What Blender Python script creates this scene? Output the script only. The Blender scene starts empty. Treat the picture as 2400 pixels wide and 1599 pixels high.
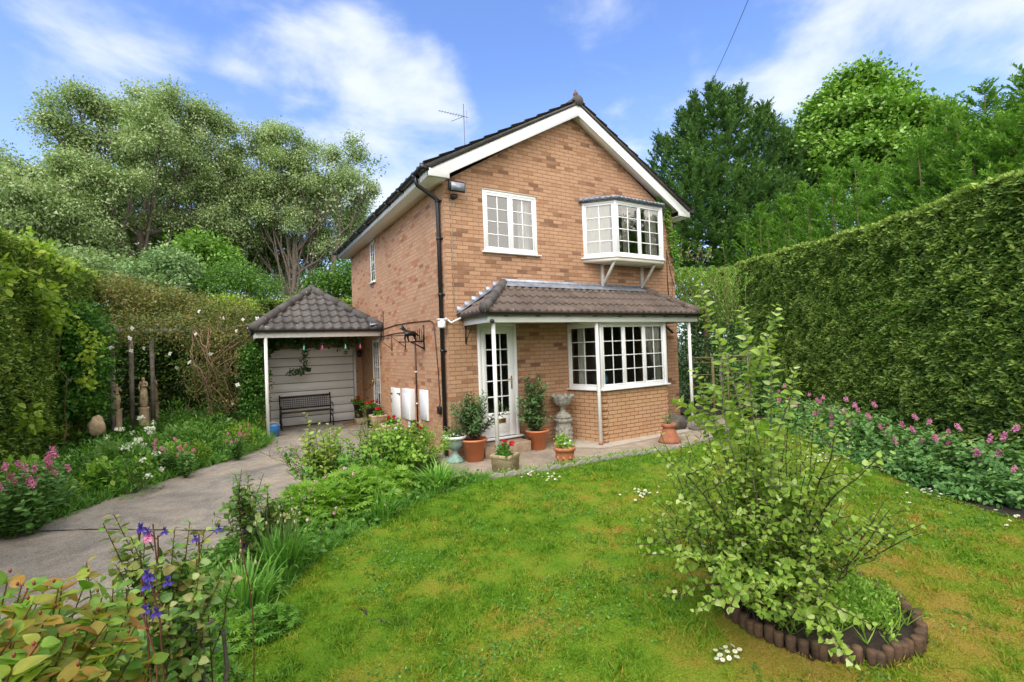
import bpy, bmesh, math, random
import numpy as np
from mathutils import Matrix, Vector
R=math.radians
rng=np.random.default_rng(7); random.seed(7)
S=bpy.context.scene; COL=S.collection
# ------------------------------------------------ camera
CAM=dict(p=(-3.3089,-7.7493,1.8619),yaw=-.5358,pitch=.0166,roll=-.0368,f=1117.6)
def cam_basis():
    ya,pi,ro=CAM['yaw'],CAM['pitch'],CAM['roll']
    F=np.array([-np.sin(ya)*np.cos(pi),np.cos(ya)*np.cos(pi),np.sin(pi)])
    Rr=np.array([np.cos(ya),np.sin(ya),0.]); U=np.cross(Rr,F)
    return F,Rr*np.cos(ro)+U*np.sin(ro),-Rr*np.sin(ro)+U*np.cos(ro)
FW,RT,UP=cam_basis(); CP=np.array(CAM['p'])
cam=bpy.data.cameras.new('camera'); co=bpy.data.objects.new('camera',cam); COL.objects.link(co)
cam.sensor_width=36; cam.lens=CAM['f']/2400*36; cam.clip_end=3000; cam.clip_start=.05
M=Matrix(((RT[0],UP[0],-FW[0],CP[0]),(RT[1],UP[1],-FW[1],CP[1]),(RT[2],UP[2],-FW[2],CP[2]),(0,0,0,1)))
co.matrix_world=M; S.camera=co
def ray(px,py):
    px*=1.02;py*=1.02
    return FW+RT*(px-1200)/CAM['f']-UP*(py-799.5)/CAM['f']
def at(px,py,d):
    r=ray(px,py); return CP+r*d/np.hypot(r[0],r[1])
def gr(px,py,z=0.):
    r=ray(px,py); return CP+r*(z-CP[2])/r[2]
def onwall(px,py,A,B):            # where a sight line meets the vertical plane through A and B
    r=ray(px,py); n=np.array([-(B[1]-A[1]),B[0]-A[0],0.]); t=((A[0]-CP[0])*n[0]+(A[1]-CP[1])*n[1])/(r@n)
    return CP+r*t
# ------------------------------------------------ world, sun, exposure
SUN_EL,SUN_AZ=R(50),R(234)        # azimuth clockwise from +y : light comes from behind the camera, a little left
w=bpy.data.worlds.new('World'); S.world=w; w.use_nodes=True
nt=w.node_tree; nt.nodes.clear(); N=nt.nodes.new; L=nt.links.new
out=N('ShaderNodeOutputWorld'); bg=N('ShaderNodeBackground'); bg.inputs[1].default_value=.15
sky=N('ShaderNodeTexSky'); sky.sky_type='NISHITA'; sky.sun_disc=False; sky.sun_elevation=SUN_EL; sky.sun_rotation=SUN_AZ
sky.altitude=50; sky.air_density=1.0; sky.dust_density=.6; sky.ozone_density=2.2
tc=N('ShaderNodeTexCoord')
def math_(op,a,b=None,c=None,clamp=False,t=None):
    t=t or nt; m=t.nodes.new('ShaderNodeMath'); m.operation=op; m.use_clamp=clamp
    for i,v in enumerate((a,b,c)):
        if v is None: continue
        if isinstance(v,(int,float)): m.inputs[i].default_value=v
        else: t.links.new(v,m.inputs[i])
    return m.outputs[0]
mp=N('ShaderNodeMapping'); L(tc.outputs['Generated'],mp.inputs[0]); mp.inputs['Scale'].default_value=(1,1,1.9)
n1=N('ShaderNodeTexNoise'); L(mp.outputs[0],n1.inputs[0]); n1.inputs['Scale'].default_value=4.2; n1.inputs['Detail'].default_value=10; n1.inputs['Roughness'].default_value=.56; n1.inputs['Distortion'].default_value=.25
n2=N('ShaderNodeTexNoise'); L(mp.outputs[0],n2.inputs[0]); n2.inputs['Scale'].default_value=2.1; n2.inputs['Detail'].default_value=5
cov=None
CL=[(235,120,.17,.62),(120,175,.12,.4),(330,150,.12,.5),(520,195,.13,.55),(660,220,.16,.7),(800,240,.17,.8),(900,310,.19,.85),(980,370,.15,.7),(620,300,.2,.6),(1080,330,.12,.35),(780,330,.2,.6),
    (560,12,.12,.55),(700,20,.06,.3),(625,120,.045,.5),(2150,110,.34,.5),(2330,60,.4,.5),(1750,95,.16,.25),(1500,235,.1,.3),(1460,320,.1,.55),(1680,230,.12,.42),(1330,10,.1,.18),(1950,70,.5,.33),(2250,200,.3,.45),(1850,240,.2,.4),(250,450,.3,.2)]
for px,py,rad,amt in CL:
    d=ray(px,py); d/=np.linalg.norm(d)
    dp=N('ShaderNodeVectorMath'); dp.operation='DOT_PRODUCT'; L(tc.outputs['Generated'],dp.inputs[0]); dp.inputs[1].default_value=tuple(d)
    mr=N('ShaderNodeMapRange'); mr.interpolation_type='SMOOTHSTEP'; L(dp.outputs['Value'],mr.inputs[0])
    mr.inputs[1].default_value=math.cos(rad*1.25); mr.inputs[2].default_value=1-.15*(1-math.cos(rad)); mr.inputs[3].default_value=0; mr.inputs[4].default_value=amt
    cov=mr.outputs[0] if cov is None else math_('MAXIMUM',cov,mr.outputs[0])
sep=N('ShaderNodeSeparateXYZ'); L(tc.outputs['Generated'],sep.inputs[0])
back=N('ShaderNodeMapRange'); L(sep.outputs[1],back.inputs[0]); back.inputs[1].default_value=.1; back.inputs[2].default_value=-.5; back.inputs[3].default_value=0; back.inputs[4].default_value=.95
upc=N('ShaderNodeMapRange'); L(sep.outputs[2],upc.inputs[0]); upc.inputs[1].default_value=.62; upc.inputs[2].default_value=.95; upc.inputs[3].default_value=0; upc.inputs[4].default_value=.8
bk_=math_('MAXIMUM',back.outputs[0],upc.outputs[0])
cov=math_('MAXIMUM',cov,bk_)
nz=math_('ADD',math_('MULTIPLY',n1.outputs[0],1.15),math_('MULTIPLY',n2.outputs[0],.35))
v=math_('ADD',nz,math_('MULTIPLY',cov,.62))
cm=N('ShaderNodeMapRange'); cm.interpolation_type='SMOOTHERSTEP'; L(v,cm.inputs[0]); cm.inputs[1].default_value=.90; cm.inputs[2].default_value=1.40; cm.inputs[3].default_value=0; cm.inputs[4].default_value=.9
hz=N('ShaderNodeMapRange'); L(sep.outputs[2],hz.inputs[0]); hz.inputs[1].default_value=.02; hz.inputs[2].default_value=.5; hz.inputs[3].default_value=.38; hz.inputs[4].default_value=0
cf=math_('MAXIMUM',cm.outputs[0],hz.outputs[0])
hs=N('ShaderNodeMix'); hs.data_type='RGBA'; hs.blend_type='MULTIPLY'; hs.inputs[0].default_value=1; L(sky.outputs[0],hs.inputs[6]); hs.inputs[7].default_value=(.72,.79,1.0,1)
mx=N('ShaderNodeMix'); mx.data_type='RGBA'; L(cf,mx.inputs[0]); L(hs.outputs[2],mx.inputs[6]); cc_=N('ShaderNodeMix'); cc_.data_type='RGBA'; L(bk_,cc_.inputs[0]); cc_.inputs[6].default_value=(3.0,3.2,3.5,1); cc_.inputs[7].default_value=(9.2,8.6,7.6,1); L(cc_.outputs[2],mx.inputs[7])
L(mx.outputs[2],bg.inputs[0]); L(bg.outputs[0],out.inputs[0])
sl=bpy.data.lights.new('sun','SUN'); sl.energy=1.5; sl.angle=R(46); sl.color=(1,.93,.82)
so=bpy.data.objects.new('sun',sl); COL.objects.link(so)
sd=Vector((math.sin(SUN_AZ)*math.cos(SUN_EL),math.cos(SUN_AZ)*math.cos(SUN_EL),math.sin(SUN_EL)))
so.rotation_euler=sd.to_track_quat('Z','Y').to_euler(); so.location=(0,0,30)
S.view_settings.view_transform='Standard'; S.view_settings.look='None'; S.view_settings.gamma=1; S.view_settings.exposure=1.16
S.render.engine='CYCLES'; S.cycles.max_bounces=6; S.cycles.diffuse_bounces=3; S.cycles.transparent_max_bounces=12; S.cycles.glossy_bounces=3

# ------------------------------------------------ helpers: objects
ORG={}
def tag(o,label=None,cat=None,group=None,kind=None):
    if label: o['label']=label
    if cat: o['category']=cat
    if group: o['group']=group
    if kind: o['kind']=kind
    return o
def thing(name,loc,label,cat,group=None):
    o=bpy.data.objects.new(name,None); COL.objects.link(o); o.location=loc; o.empty_display_size=.1
    ORG[o.name]=np.array(loc,float); return tag(o,label,cat,group)
def mk(name,V,F,mat,parent=None,tint=None,smooth=False,uv=False,bevel=0,fix=False,org=None,seg=1):
    V=np.asarray(V,np.float32).reshape(-1,3).copy()
    base=ORG[parent.name] if parent is not None else (np.array(org,float) if org is not None else np.zeros(3))
    V-=base.astype(np.float32)
    me=bpy.data.meshes.new(name)
    if isinstance(F,np.ndarray):
        k=F.shape[1]; tot=np.full(len(F),k,np.int32); loops=F.reshape(-1).astype(np.int32)
    else:
        tot=np.array([len(f) for f in F],np.int32); loops=np.array([i for f in F for i in f],np.int32)
    me.vertices.add(len(V)); me.vertices.foreach_set('co',V.reshape(-1))
    me.loops.add(len(loops)); me.loops.foreach_set('vertex_index',loops)
    me.polygons.add(len(tot)); st=np.zeros(len(tot),np.int32); st[1:]=np.cumsum(tot)[:-1]
    me.polygons.foreach_set('loop_start',st); me.polygons.foreach_set('loop_total',tot)
    me.update(calc_edges=True)
    if fix:
        bm=bmesh.new(); bm.from_mesh(me); bmesh.ops.recalc_face_normals(bm,faces=bm.faces); bm.to_mesh(me); bm.free()
    if tint is not None:
        a=me.attributes.new('tint','FLOAT','POINT'); a.data.foreach_set('value',np.asarray(tint,np.float32))
    if uv:
        n=len(me.polygons); nor=np.zeros(n*3,np.float32); me.polygons.foreach_get('normal',nor); nor=nor.reshape(-1,3)
        lt=np.zeros(n,np.int32); me.polygons.foreach_get('loop_total',lt); ls=np.repeat(np.arange(n),lt)
        li=np.zeros(len(me.loops),np.int32); me.loops.foreach_get('vertex_index',li)
        ls_=np.zeros(n,np.int32); me.polygons.foreach_get('loop_start',ls_)
        Vw=np.zeros(len(me.vertices)*3,np.float32); me.vertices.foreach_get('co',Vw); P=Vw.reshape(-1,3)[li]+base
        nn=nor[ls]; vert=np.abs(nn[:,2])<.95
        t=np.stack([-nn[:,1],nn[:,0],np.zeros(len(nn))],1); ln=np.linalg.norm(t,axis=1,keepdims=True); t=np.where(ln>1e-5,t/np.maximum(ln,1e-5),[[1,0,0]])
        b=np.cross(nn,t); u=(P*t).sum(1); v_=(P*b).sum(1); 
        u=np.where(vert,u,P[:,0]); v_=np.where(vert,v_,P[:,1])
        ul=me.uv_layers.new(name='UVMap'); ul.data.foreach_set('uv',np.stack([u,v_],1).astype(np.float32).reshape(-1))
    if mat: me.materials.append(mat)
    if smooth: me.polygons.foreach_set('use_smooth',np.ones(len(me.polygons),bool))
    o=bpy.data.objects.new(name,me); COL.objects.link(o)
    ORG[o.name]=base
    if parent is not None: o.parent=parent
    elif org is not None: o.location=org
    if bevel:
        m=o.modifiers.new('bevel','BEVEL'); m.width=bevel; m.segments=seg; m.limit_method='ANGLE'
    return o
class MB:
    def __init__(s): s.V=[]; s.F=[]
    def add(s,V,F):
        b=len(s.V); s.V+= [tuple(map(float,v)) for v in V]; s.F+=[[i+b for i in f] for f in F]; return s
    def box(s,x0,x1,y0,y1,z0,z1):
        return s.add([(x0,y0,z0),(x1,y0,z0),(x1,y1,z0),(x0,y1,z0),(x0,y0,z1),(x1,y0,z1),(x1,y1,z1),(x0,y1,z1)],
            [(0,3,2,1),(4,5,6,7),(0,1,5,4),(1,2,6,5),(2,3,7,6),(3,0,4,7)])
    def obox(s,O,U,V,W):
        O,U,V,W=[np.array(a,float) for a in(O,U,V,W)]
        return s.add([O,O+U,O+U+V,O+V,O+W,O+U+W,O+U+V+W,O+V+W],[(0,3,2,1),(4,5,6,7),(0,1,5,4),(1,2,6,5),(2,3,7,6),(3,0,4,7)])
    def ext(s,P,D):
        n=len(P); D=np.array(D,float); P=[np.array(p,float) for p in P]
        return s.add(P+[p+D for p in P],[list(range(n))[::-1],list(range(n,2*n))]+[(i,(i+1)%n,(i+1)%n+n,i+n) for i in range(n)])
    def bar(s,A,B,w,h=None,up=(0,0,1)):
        A=np.array(A,float);B=np.array(B,float);h=h or w; d=B-A; d/=np.linalg.norm(d); up=np.array(up,float)
        if abs(d@up)>.95: up=np.array((0,1.,0))
        sx=np.cross(d,up); sx/=np.linalg.norm(sx); uu=np.cross(sx,d)
        return s.obox(A-sx*w/2-uu*h/2,sx*w,uu*h,B-A)
    def tube(s,P,r,n=6,caps=True):
        V,F=tube(P,r,n,caps); return s.add(V,F)
    def lathe(s,c,prof,n=24,a0=0,flute=0,fk=0):
        V=[];F=[];m=len(prof)
        for r,z in prof:
            for k in range(n):
                a=2*math.pi*k/n+a0; rr=r*(1+flute*math.cos(fk*a)); V.append((c[0]+rr*math.cos(a),c[1]+rr*math.sin(a),c[2]+z))
        for i in range(m-1):
            for k in range(n): F.append((i*n+k,i*n+(k+1)%n,(i+1)*n+(k+1)%n,(i+1)*n+k))
        F.append(list(range(n))[::-1]); F.append([(m-1)*n+k for k in range(n)])
        return s.add(V,F)
    def ball(s,c,r,n=12,m=8):
        r=np.array(r if hasattr(r,'__len__') else (r,r,r),float); V=[];F=[]
        for i in range(1,m):
            t=math.pi*i/m
            for k in range(n):
                a=2*math.pi*k/n; V.append(np.array(c)+r*np.array((math.sin(t)*math.cos(a),math.sin(t)*math.sin(a),math.cos(t))))
        V.append(np.array(c)+(0,0,r[2])); V.append(np.array(c)-(0,0,r[2])); T=len(V)-2
        for i in range(m-2):
            for k in range(n): F.append((i*n+k,(i+1)*n+k,(i+1)*n+(k+1)%n,i*n+(k+1)%n))
        for k in range(n): F.append((T,k,(k+1)%n)); F.append((T+1,(m-2)*n+(k+1)%n,(m-2)*n+k))
        return s.add(V,F)
    def build(s,name,mat,parent=None,**k):
        k.setdefault('fix',True)
        return mk(name,s.V,s.F,mat,parent,**k)
def tube(P,r,n=6,caps=True):
    P=np.asarray(P,float); m=len(P); r=np.broadcast_to(np.asarray(r,float),(m,))
    T=np.gradient(P,axis=0); T/=np.maximum(np.linalg.norm(T,axis=1,keepdims=True),1e-9)
    ref=np.array([0,0,1.]) if abs(T[:,2]).mean()<.8 else np.array([1.,0,0])
    A=np.cross(T,ref); A/=np.maximum(np.linalg.norm(A,axis=1,keepdims=True),1e-9); B=np.cross(T,A)
    a=np.arange(n)*2*math.pi/n
    V=(P[:,None,:]+r[:,None,None]*(A[:,None,:]*np.cos(a)[None,:,None]+B[:,None,:]*np.sin(a)[None,:,None])).reshape(-1,3)
    F=[(i*n+k,i*n+(k+1)%n,(i+1)*n+(k+1)%n,(i+1)*n+k) for i in range(m-1) for k in range(n)]
    if caps: F+=[list(range(n))[::-1],[(m-1)*n+k for k in range(n)]]
    return V,F
def curve(A,B,bulge=(0,0,0),n=7,wob=0,rg=None):
    A=np.array(A,float);B=np.array(B,float);t=np.linspace(0,1,n)[:,None]
    P=A+(B-A)*t+np.array(bulge,float)*(4*t*(1-t))
    if wob: P=P+(rg or rng).normal(0,wob,P.shape)*np.minimum(1,t*3)
    return P
def copy_tree(o,parent=None,loc=None,rz=None,sc=None,label=None):
    c=o.copy(); COL.objects.link(c)
    if parent is not None: c.parent=parent
    if loc is not None: c.location=loc
    if rz is not None: c.rotation_euler=(0,0,rz)
    if sc is not None: c.scale=(sc,sc,sc) if not hasattr(sc,'__len__') else sc
    if label: c['label']=label
    for ch in [x for x in bpy.data.objects if x.parent is o]: copy_tree(ch,c)
    return c

# ------------------------------------------------ helpers: materials
def newmat(name):
    m=bpy.data.materials.new(name); m.use_nodes=True; t=m.node_tree; b=t.nodes['Principled BSDF']; return m,t,b
def ramp(t,fac,stops):
    r=t.nodes.new('ShaderNodeValToRGB'); e=r.color_ramp.elements
    while len(e)<len(stops): e.new(.5)
    for k,(p,c) in enumerate(stops): e[k].position=p; e[k].color=(*c,1)
    if fac is not None: t.links.new(fac,r.inputs[0])
    return r.outputs[0]
def noise(t,vec,scale,detail=4,rough=.5,dist=0):
    n=t.nodes.new('ShaderNodeTexNoise'); n.inputs['Scale'].default_value=scale; n.inputs['Detail'].default_value=detail; n.inputs['Roughness'].default_value=rough; n.inputs['Distortion'].default_value=dist
    if vec is not None: t.links.new(vec,n.inputs[0])
    return n.outputs[0]
def coord(t,which='Object',scale=None):
    c=t.nodes.new('ShaderNodeTexCoord').outputs[which]
    if scale:
        m=t.nodes.new('ShaderNodeMapping'); t.links.new(c,m.inputs[0]); m.inputs['Scale'].default_value=scale; return m.outputs[0]
    return c
def mixc(t,f,a,b,mode='MIX'):
    m=t.nodes.new('ShaderNodeMix'); m.data_type='RGBA'; m.blend_type=mode
    for s,v in((0,f),(6,a),(7,b)):
        if isinstance(v,(int,float)): m.inputs[s].default_value=v
        elif isinstance(v,tuple): m.inputs[s].default_value=(*v,1)
        else: t.links.new(v,m.inputs[s])
    return m.outputs[2]
def bump(t,b,h,dist=.01,strength=1):
    n=t.nodes.new('ShaderNodeBump'); n.inputs['Distance'].default_value=dist; n.inputs['Strength'].default_value=strength
    t.links.new(h,n.inputs['Height']); t.links.new(n.outputs[0],b.inputs['Normal'])
def plain(name,c,rough=.5,var=.12,sc=6,metal=0,bmp=0,bsc=60,spec=.5,c2=None):
    m,t,b=newmat(name); co_=coord(t)
    n=noise(t,co_,sc,5,.6); d=c2 or tuple(x*(1-var*2.2) for x in c)
    t.links.new(ramp(t,n,[(.3,d),(.68,c)]),b.inputs['Base Color'])
    b.inputs['Roughness'].default_value=rough; b.inputs['Metallic'].default_value=metal; b.inputs['Specular IOR Level'].default_value=spec
    if bmp: bump(t,b,noise(t,co_,bsc,5,.6),bmp)
    return m
def leafmat(name,cols,trans=.35,rough=.5,spec=.35):
    m,t,b=newmat(name); a=t.nodes.new('ShaderNodeAttribute'); a.attribute_name='tint'
    n=len(cols); c=ramp(t,a.outputs['Fac'],[(i/(n-1),cc) for i,cc in enumerate(cols)])
    c=mixc(t,.55,c,ramp(t,noise(t,coord(t),45,3,.6),[(.3,(.62,.66,.6)),(.7,(1.2,1.17,1.2))]),'MULTIPLY')
    t.links.new(c,b.inputs['Base Color']); b.inputs['Roughness'].default_value=rough; b.inputs['Specular IOR Level'].default_value=spec
    tr=t.nodes.new('ShaderNodeBsdfTranslucent'); lc=mixc(t,1.,c,(1.15,1.25,.6),'MULTIPLY'); t.links.new(lc,tr.inputs[0])
    mx=t.nodes.new('ShaderNodeMixShader'); mx.inputs[0].default_value=trans
    t.links.new(b.outputs[0],mx.inputs[1]); t.links.new(tr.outputs[0],mx.inputs[2]); t.links.new(mx.outputs[0],t.nodes['Material Output'].inputs[0])
    return m
def brickmat(name,stops,mortar,cluster=1.,streak=.35):
    m,t,b=newmat(name); uv=t.nodes.new('ShaderNodeUVMap').outputs[0]
    br=t.nodes.new('ShaderNodeTexBrick'); t.links.new(uv,br.inputs[0]); br.offset=.5
    for k,v_ in(('Scale',1),('Mortar Size',.0062),('Mortar Smooth',.25),('Bias',0),('Brick Width',.225),('Row Height',.075)): br.inputs[k].default_value=v_
    br.inputs['Color1'].default_value=(0,0,0,1); br.inputs['Color2'].default_value=(1,1,1,1); br.inputs['Mortar'].default_value=(.5,.5,.5,1)
    cl=noise(t,coord(t,'UV',(.55,1.6,1)),1.6,4,.55)
    fac=math_('ADD',br.outputs['Color'],math_('MULTIPLY',math_('SUBTRACT',cl,.5,t=t),cluster*1.9,t=t),t=t,clamp=True)
    c=ramp(t,fac,stops)
    st=noise(t,coord(t,'UV',(70,14,1)),1,4,.7); big=noise(t,uv,.7,4,.55)
    c=mixc(t,streak,c,ramp(t,st,[(.25,(.35,.3,.27)),(.62,(1.25,1.25,1.22))]),'MULTIPLY')
    c=mixc(t,.5,c,ramp(t,big,[(.3,(.72,.70,.68)),(.65,(1.1,1.1,1.1))]),'MULTIPLY')
    mc=mixc(t,noise(t,uv,9,4),mortar,tuple(x*1.9 for x in mortar))  # mortar colour kept dark to carry the shade of recessed joints too
    c=mixc(t,br.outputs['Fac'],c,mc)
    t.links.new(c,b.inputs['Base Color']); b.inputs['Roughness'].default_value=.9; b.inputs['Specular IOR Level'].default_value=.2
    h=math_('ADD',math_('MULTIPLY',math_('SUBTRACT',1.,br.outputs['Fac'],t=t),1.,t=t),math_('MULTIPLY',st,.25,t=t),t=t)
    bump(t,b,h,.006); return m
M_={}
M_['brick']=brickmat('brick_wall',[(0,(.42,.25,.157)),(.5,(.465,.283,.178)),(.78,(.41,.235,.142)),(.9,(.32,.175,.105)),(1,(.20,.11,.07))],(.18,.105,.064),.38)
M_['brick_side']=brickmat('brick_side',[(0,(.49,.29,.175)),(.5,(.54,.32,.19)),(.80,(.47,.25,.145)),(.95,(.42,.17,.085)),(1,(.30,.15,.085))],(.26,.165,.105),.25)
M_['brick_bay']=brickmat('brick_bay',[(0,(.50,.31,.185)),(.5,(.54,.34,.20)),(1,(.49,.28,.16))],(.14,.07,.04),.2,.12)
M_['upvc']=plain('white_upvc',(.82,.83,.84),.3,.01)
M_['paint']=plain('white_paint',(.84,.84,.82),.45,.03,5)
M_['oldpaint']=plain('weathered_white_paint',(.66,.64,.58),.65,.12,14,bmp=.002)
M_['cream']=plain('soffit',(.75,.70,.60),.6,.03)
M_['black']=plain('black_plastic',(.014,.014,.015),.35,.1)
M_['iron']=plain('black_iron',(.012,.012,.012),.45,.1,bmp=.001)
M_['brown']=plain('brown_pipe',(.07,.025,.015),.35,.1)
M_['lead']=plain('lead',(.33,.36,.42),.42,.3,9,metal=.35,bmp=.004,bsc=20,c2=(.17,.19,.23))
M_['brass']=plain('brass',(.55,.36,.12),.3,.1,metal=.9)
M_['terra']=plain('terracotta_plastic',(.60,.20,.085),.45,.06,4)
M_['terra2']=plain('terracotta_clay',(.56,.21,.09),.8,.2,9,bmp=.004,bsc=30,c2=(.34,.11,.06))
M_['chim']=plain('old_terracotta',(.42,.15,.07),.85,.2,9,bmp=.004,bsc=40,c2=(.22,.09,.06))
M_['stone']=plain('cast_stone',(.42,.41,.36),.9,.3,22,bmp=.008,bsc=45,c2=(.14,.135,.11))
M_['cream_stone']=plain('cream_stone',(.62,.47,.31),.9,.15,14,bmp=.008,bsc=40,c2=(.40,.29,.18))
M_['pebble']=plain('pebbledash',(.5,.42,.25),.9,.25,50,bmp=.012,bsc=80,c2=(.26,.2,.11))
M_['soil']=plain('soil',(.045,.03,.02),.95,.3,18,bmp=.02,bsc=30)
M_['bark']=plain('bark',(.16,.135,.11),.9,.3,8,bmp=.02,bsc=14,c2=(.07,.055,.045))
M_['twig']=plain('twig',(.09,.055,.038),.8,.25,20)
M_['rosewood']=plain('red_stem',(.17,.06,.035),.6,.25,20)
M_['greenstem']=plain('green_stem',(.10,.16,.04),.6,.2,20)
M_['silverstem']=plain('young_shoot',(.30,.27,.22),.8,.3,30,c2=(.09,.06,.045))
M_['vine']=plain('dry_vine',(.30,.20,.12),.8,.3,12,c2=(.13,.08,.05))
M_['wood']=plain('grey_timber',(.33,.29,.24),.85,.3,7,bmp=.005,bsc=20,c2=(.15,.13,.11))
M_['newwood']=plain('tan_timber',(.46,.34,.16),.8,.2,7,bmp=.003,bsc=20)
M_['logs']=plain('log_roll',(.15,.085,.045),.9,.35,12,bmp=.012,bsc=25,c2=(.045,.03,.02))
M_['concrete']=plain('step_concrete',(.42,.31,.22),.9,.2,10,bmp=.004,bsc=60)
M_['edging']=plain('edging_concrete',(.34,.32,.27),.95,.3,16,bmp=.008,bsc=50,c2=(.13,.125,.10))
M_['room']=plain('room_plaster',(.32,.29,.25),.9,.05)
M_['curtain']=plain('curtain',(.78,.74,.66),.85,.05)
M_['tv']=plain('aluminium',(.12,.12,.13),.4,.1,metal=.7)
def glassmat(name,base,refl,tcol=(.85,.88,.88)):
    m,t,b=newmat(name); o=t.nodes['Material Output']
    tr=t.nodes.new('ShaderNodeBsdfTransparent'); tr.inputs[0].default_value=(*tcol,1)
    gl=t.nodes.new('ShaderNodeBsdfGlossy'); gl.inputs['Roughness'].default_value=.02
    lw=t.nodes.new('ShaderNodeFresnel'); lw.inputs[0].default_value=refl
    f=math_('ADD',lw.outputs[0],base,t=t,clamp=True)
    n=t.nodes.new('ShaderNodeBump'); n.inputs['Distance'].default_value=.003; t.links.new(noise(t,coord(t),1.3,1),n.inputs['Height']); t.links.new(n.outputs[0],gl.inputs['Normal'])
    mx=t.nodes.new('ShaderNodeMixShader'); t.links.new(f,mx.inputs[0]); t.links.new(tr.outputs[0],mx.inputs[1]); t.links.new(gl.outputs[0],mx.inputs[2]); t.links.new(mx.outputs[0],o.inputs[0])
    return m
M_['glass']=glassmat('window_glass',.0,1.5)
M_['glass_up']=glassmat('double_glazing',.16,1.6)
def tilemat(name,c,c2,lich):
    m,t,b=newmat(name); co_=coord(t); n=noise(t,co_,2.2,5,.6); f=noise(t,co_,34,4,.7)
    base=ramp(t,n,[(.3,c2),(.7,c)]); base=mixc(t,.6,base,ramp(t,f,[(.3,(.55,.55,.55)),(.7,(1.2,1.2,1.2))]),'MULTIPLY')
    l=ramp(t,noise(t,co_,13,3,.6),[(.66,(0,0,0)),(.72,(1,1,1))]); l2=mixc(t,1.,l,ramp(t,noise(t,co_,1.7,2),[(.45,(0,0,0)),(.6,(1,1,1))]),'MULTIPLY')
    base=mixc(t,l2,base,lich)
    t.links.new(base,b.inputs['Base Color']); b.inputs['Roughness'].default_value=.85; bump(t,b,f,.004); return m
M_['tile_brown']=tilemat('brown_roof_tile',(.15,.112,.09),(.07,.052,.042),(.5,.48,.42))
M_['tile_grey']=tilemat('grey_roof_tile',(.125,.115,.108),(.055,.05,.048),(.5,.5,.46))
# ================================================ HOUSE
house=thing('detached_house',(0,0,0),'two storey tan brick house with white gable boards, tiled front porch and bay windows','house')
W=5.864; HX=W/2; APZ=6.66; ZT=4.84; DB=7.4
def wall_mb(mb,P,u0,u1,z0,z1,ops,inw,d=.09):
    us=sorted({u0,u1,*[o[0] for o in ops],*[o[1] for o in ops]}); zs=sorted({z0,z1,*[o[2] for o in ops],*[o[3] for o in ops]})
    for a,b in zip(us,us[1:]):
        for c,e in zip(zs,zs[1:]):
            mu,mz=(a+b)/2,(c+e)/2
            if any(o[0]<mu<o[1] and o[2]<mz<o[3] for o in ops): continue
            mb.add([P(a,c),P(b,c),P(b,e),P(a,e)],[(0,1,2,3)])
    inw=np.array(inw,float)*d
    for a,b,c,e in ops:
        q=[np.array(P(a,c)),np.array(P(b,c)),np.array(P(b,e)),np.array(P(a,e))]
        for i in range(4):
            j=(i+1)%4; mb.add([q[i],q[j],q[j]+inw,q[i]+inw],[(0,1,2,3)])
f=MB()
F_OPS=[(.557,1.373,.24,2.346),(.77,1.956,3.68,4.83),(2.75,4.6,1.03,2.3),(3.25,5.3,3.72,4.82)]
wall_mb(f,lambda u,z:(u,0,z),0,W,-.3,ZT,F_OPS,(0,1,0))
f.add([(0,0,ZT),(W,0,ZT),(W,0,4.86),(HX,0,APZ),(0,0,4.86)],[(0,1,2,3,4)])
front=f.build('wall',M_['brick'],house,uv=True,fix=False); front['label']='tan brick front gable wall'
f=MB()
S_OPS=[(4.66,5.12,3.74,4.82),(4.49,5.2,.12,2.25)]
wall_mb(f,lambda u,z:(0,u,z),0,DB,-.3,ZT+.02,S_OPS,(1,0,0))
f.build('wall',M_['brick_side'],house,uv=True,fix=False)['label']='long brick side wall facing the drive'
f=MB(); f.add([(W,0,-.3),(W,DB,-.3),(W,DB,4.86),(W,0,4.86)],[(0,1,2,3)])
f.add([(W,DB,-.3),(0,DB,-.3),(0,DB,4.86),(HX,DB,APZ),(W,DB,4.86)],[(0,1,2,3,4)])
f.build('wall',M_['brick'],house,uv=True,fix=False)['label']='rear and right hand brick walls'
# rooms behind the glass
f=MB()
for z0,z1 in((.12,2.45),(2.6,4.83)):
    x0,x1,y0,y1=.12,W-.12,.12,4.3
    f.add([(x0,y0,z0),(x1,y0,z0),(x1,y1,z0),(x0,y1,z0),(x0,y0,z1),(x1,y0,z1),(x1,y1,z1),(x0,y1,z1)],[(0,1,2,3),(4,5,6,7),(2,3,7,6),(1,2,6,5)])
    f.box(2.1,2.2,y0,y1,z0,z1)
f.build('interior_wall',M_['room'],house)
# gable boards
def gable_profile():
    g=[(-.36,5.0),(-.36,4.84),(.03,4.84),(.03,4.925),(HX,6.575)]
    return g
L_=[(-.36,5.01),(-.36,4.84),(.03,4.84),(.03,4.93),(HX,6.57),(HX,6.805)]
for sgn in(0,1):
    P=[((W-x) if sgn else x,-.2,z) for x,z in L_]
    f=MB().ext(P,(0,-.028,0)); f.build('barge_board',M_['upvc'],house,bevel=.004)
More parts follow.
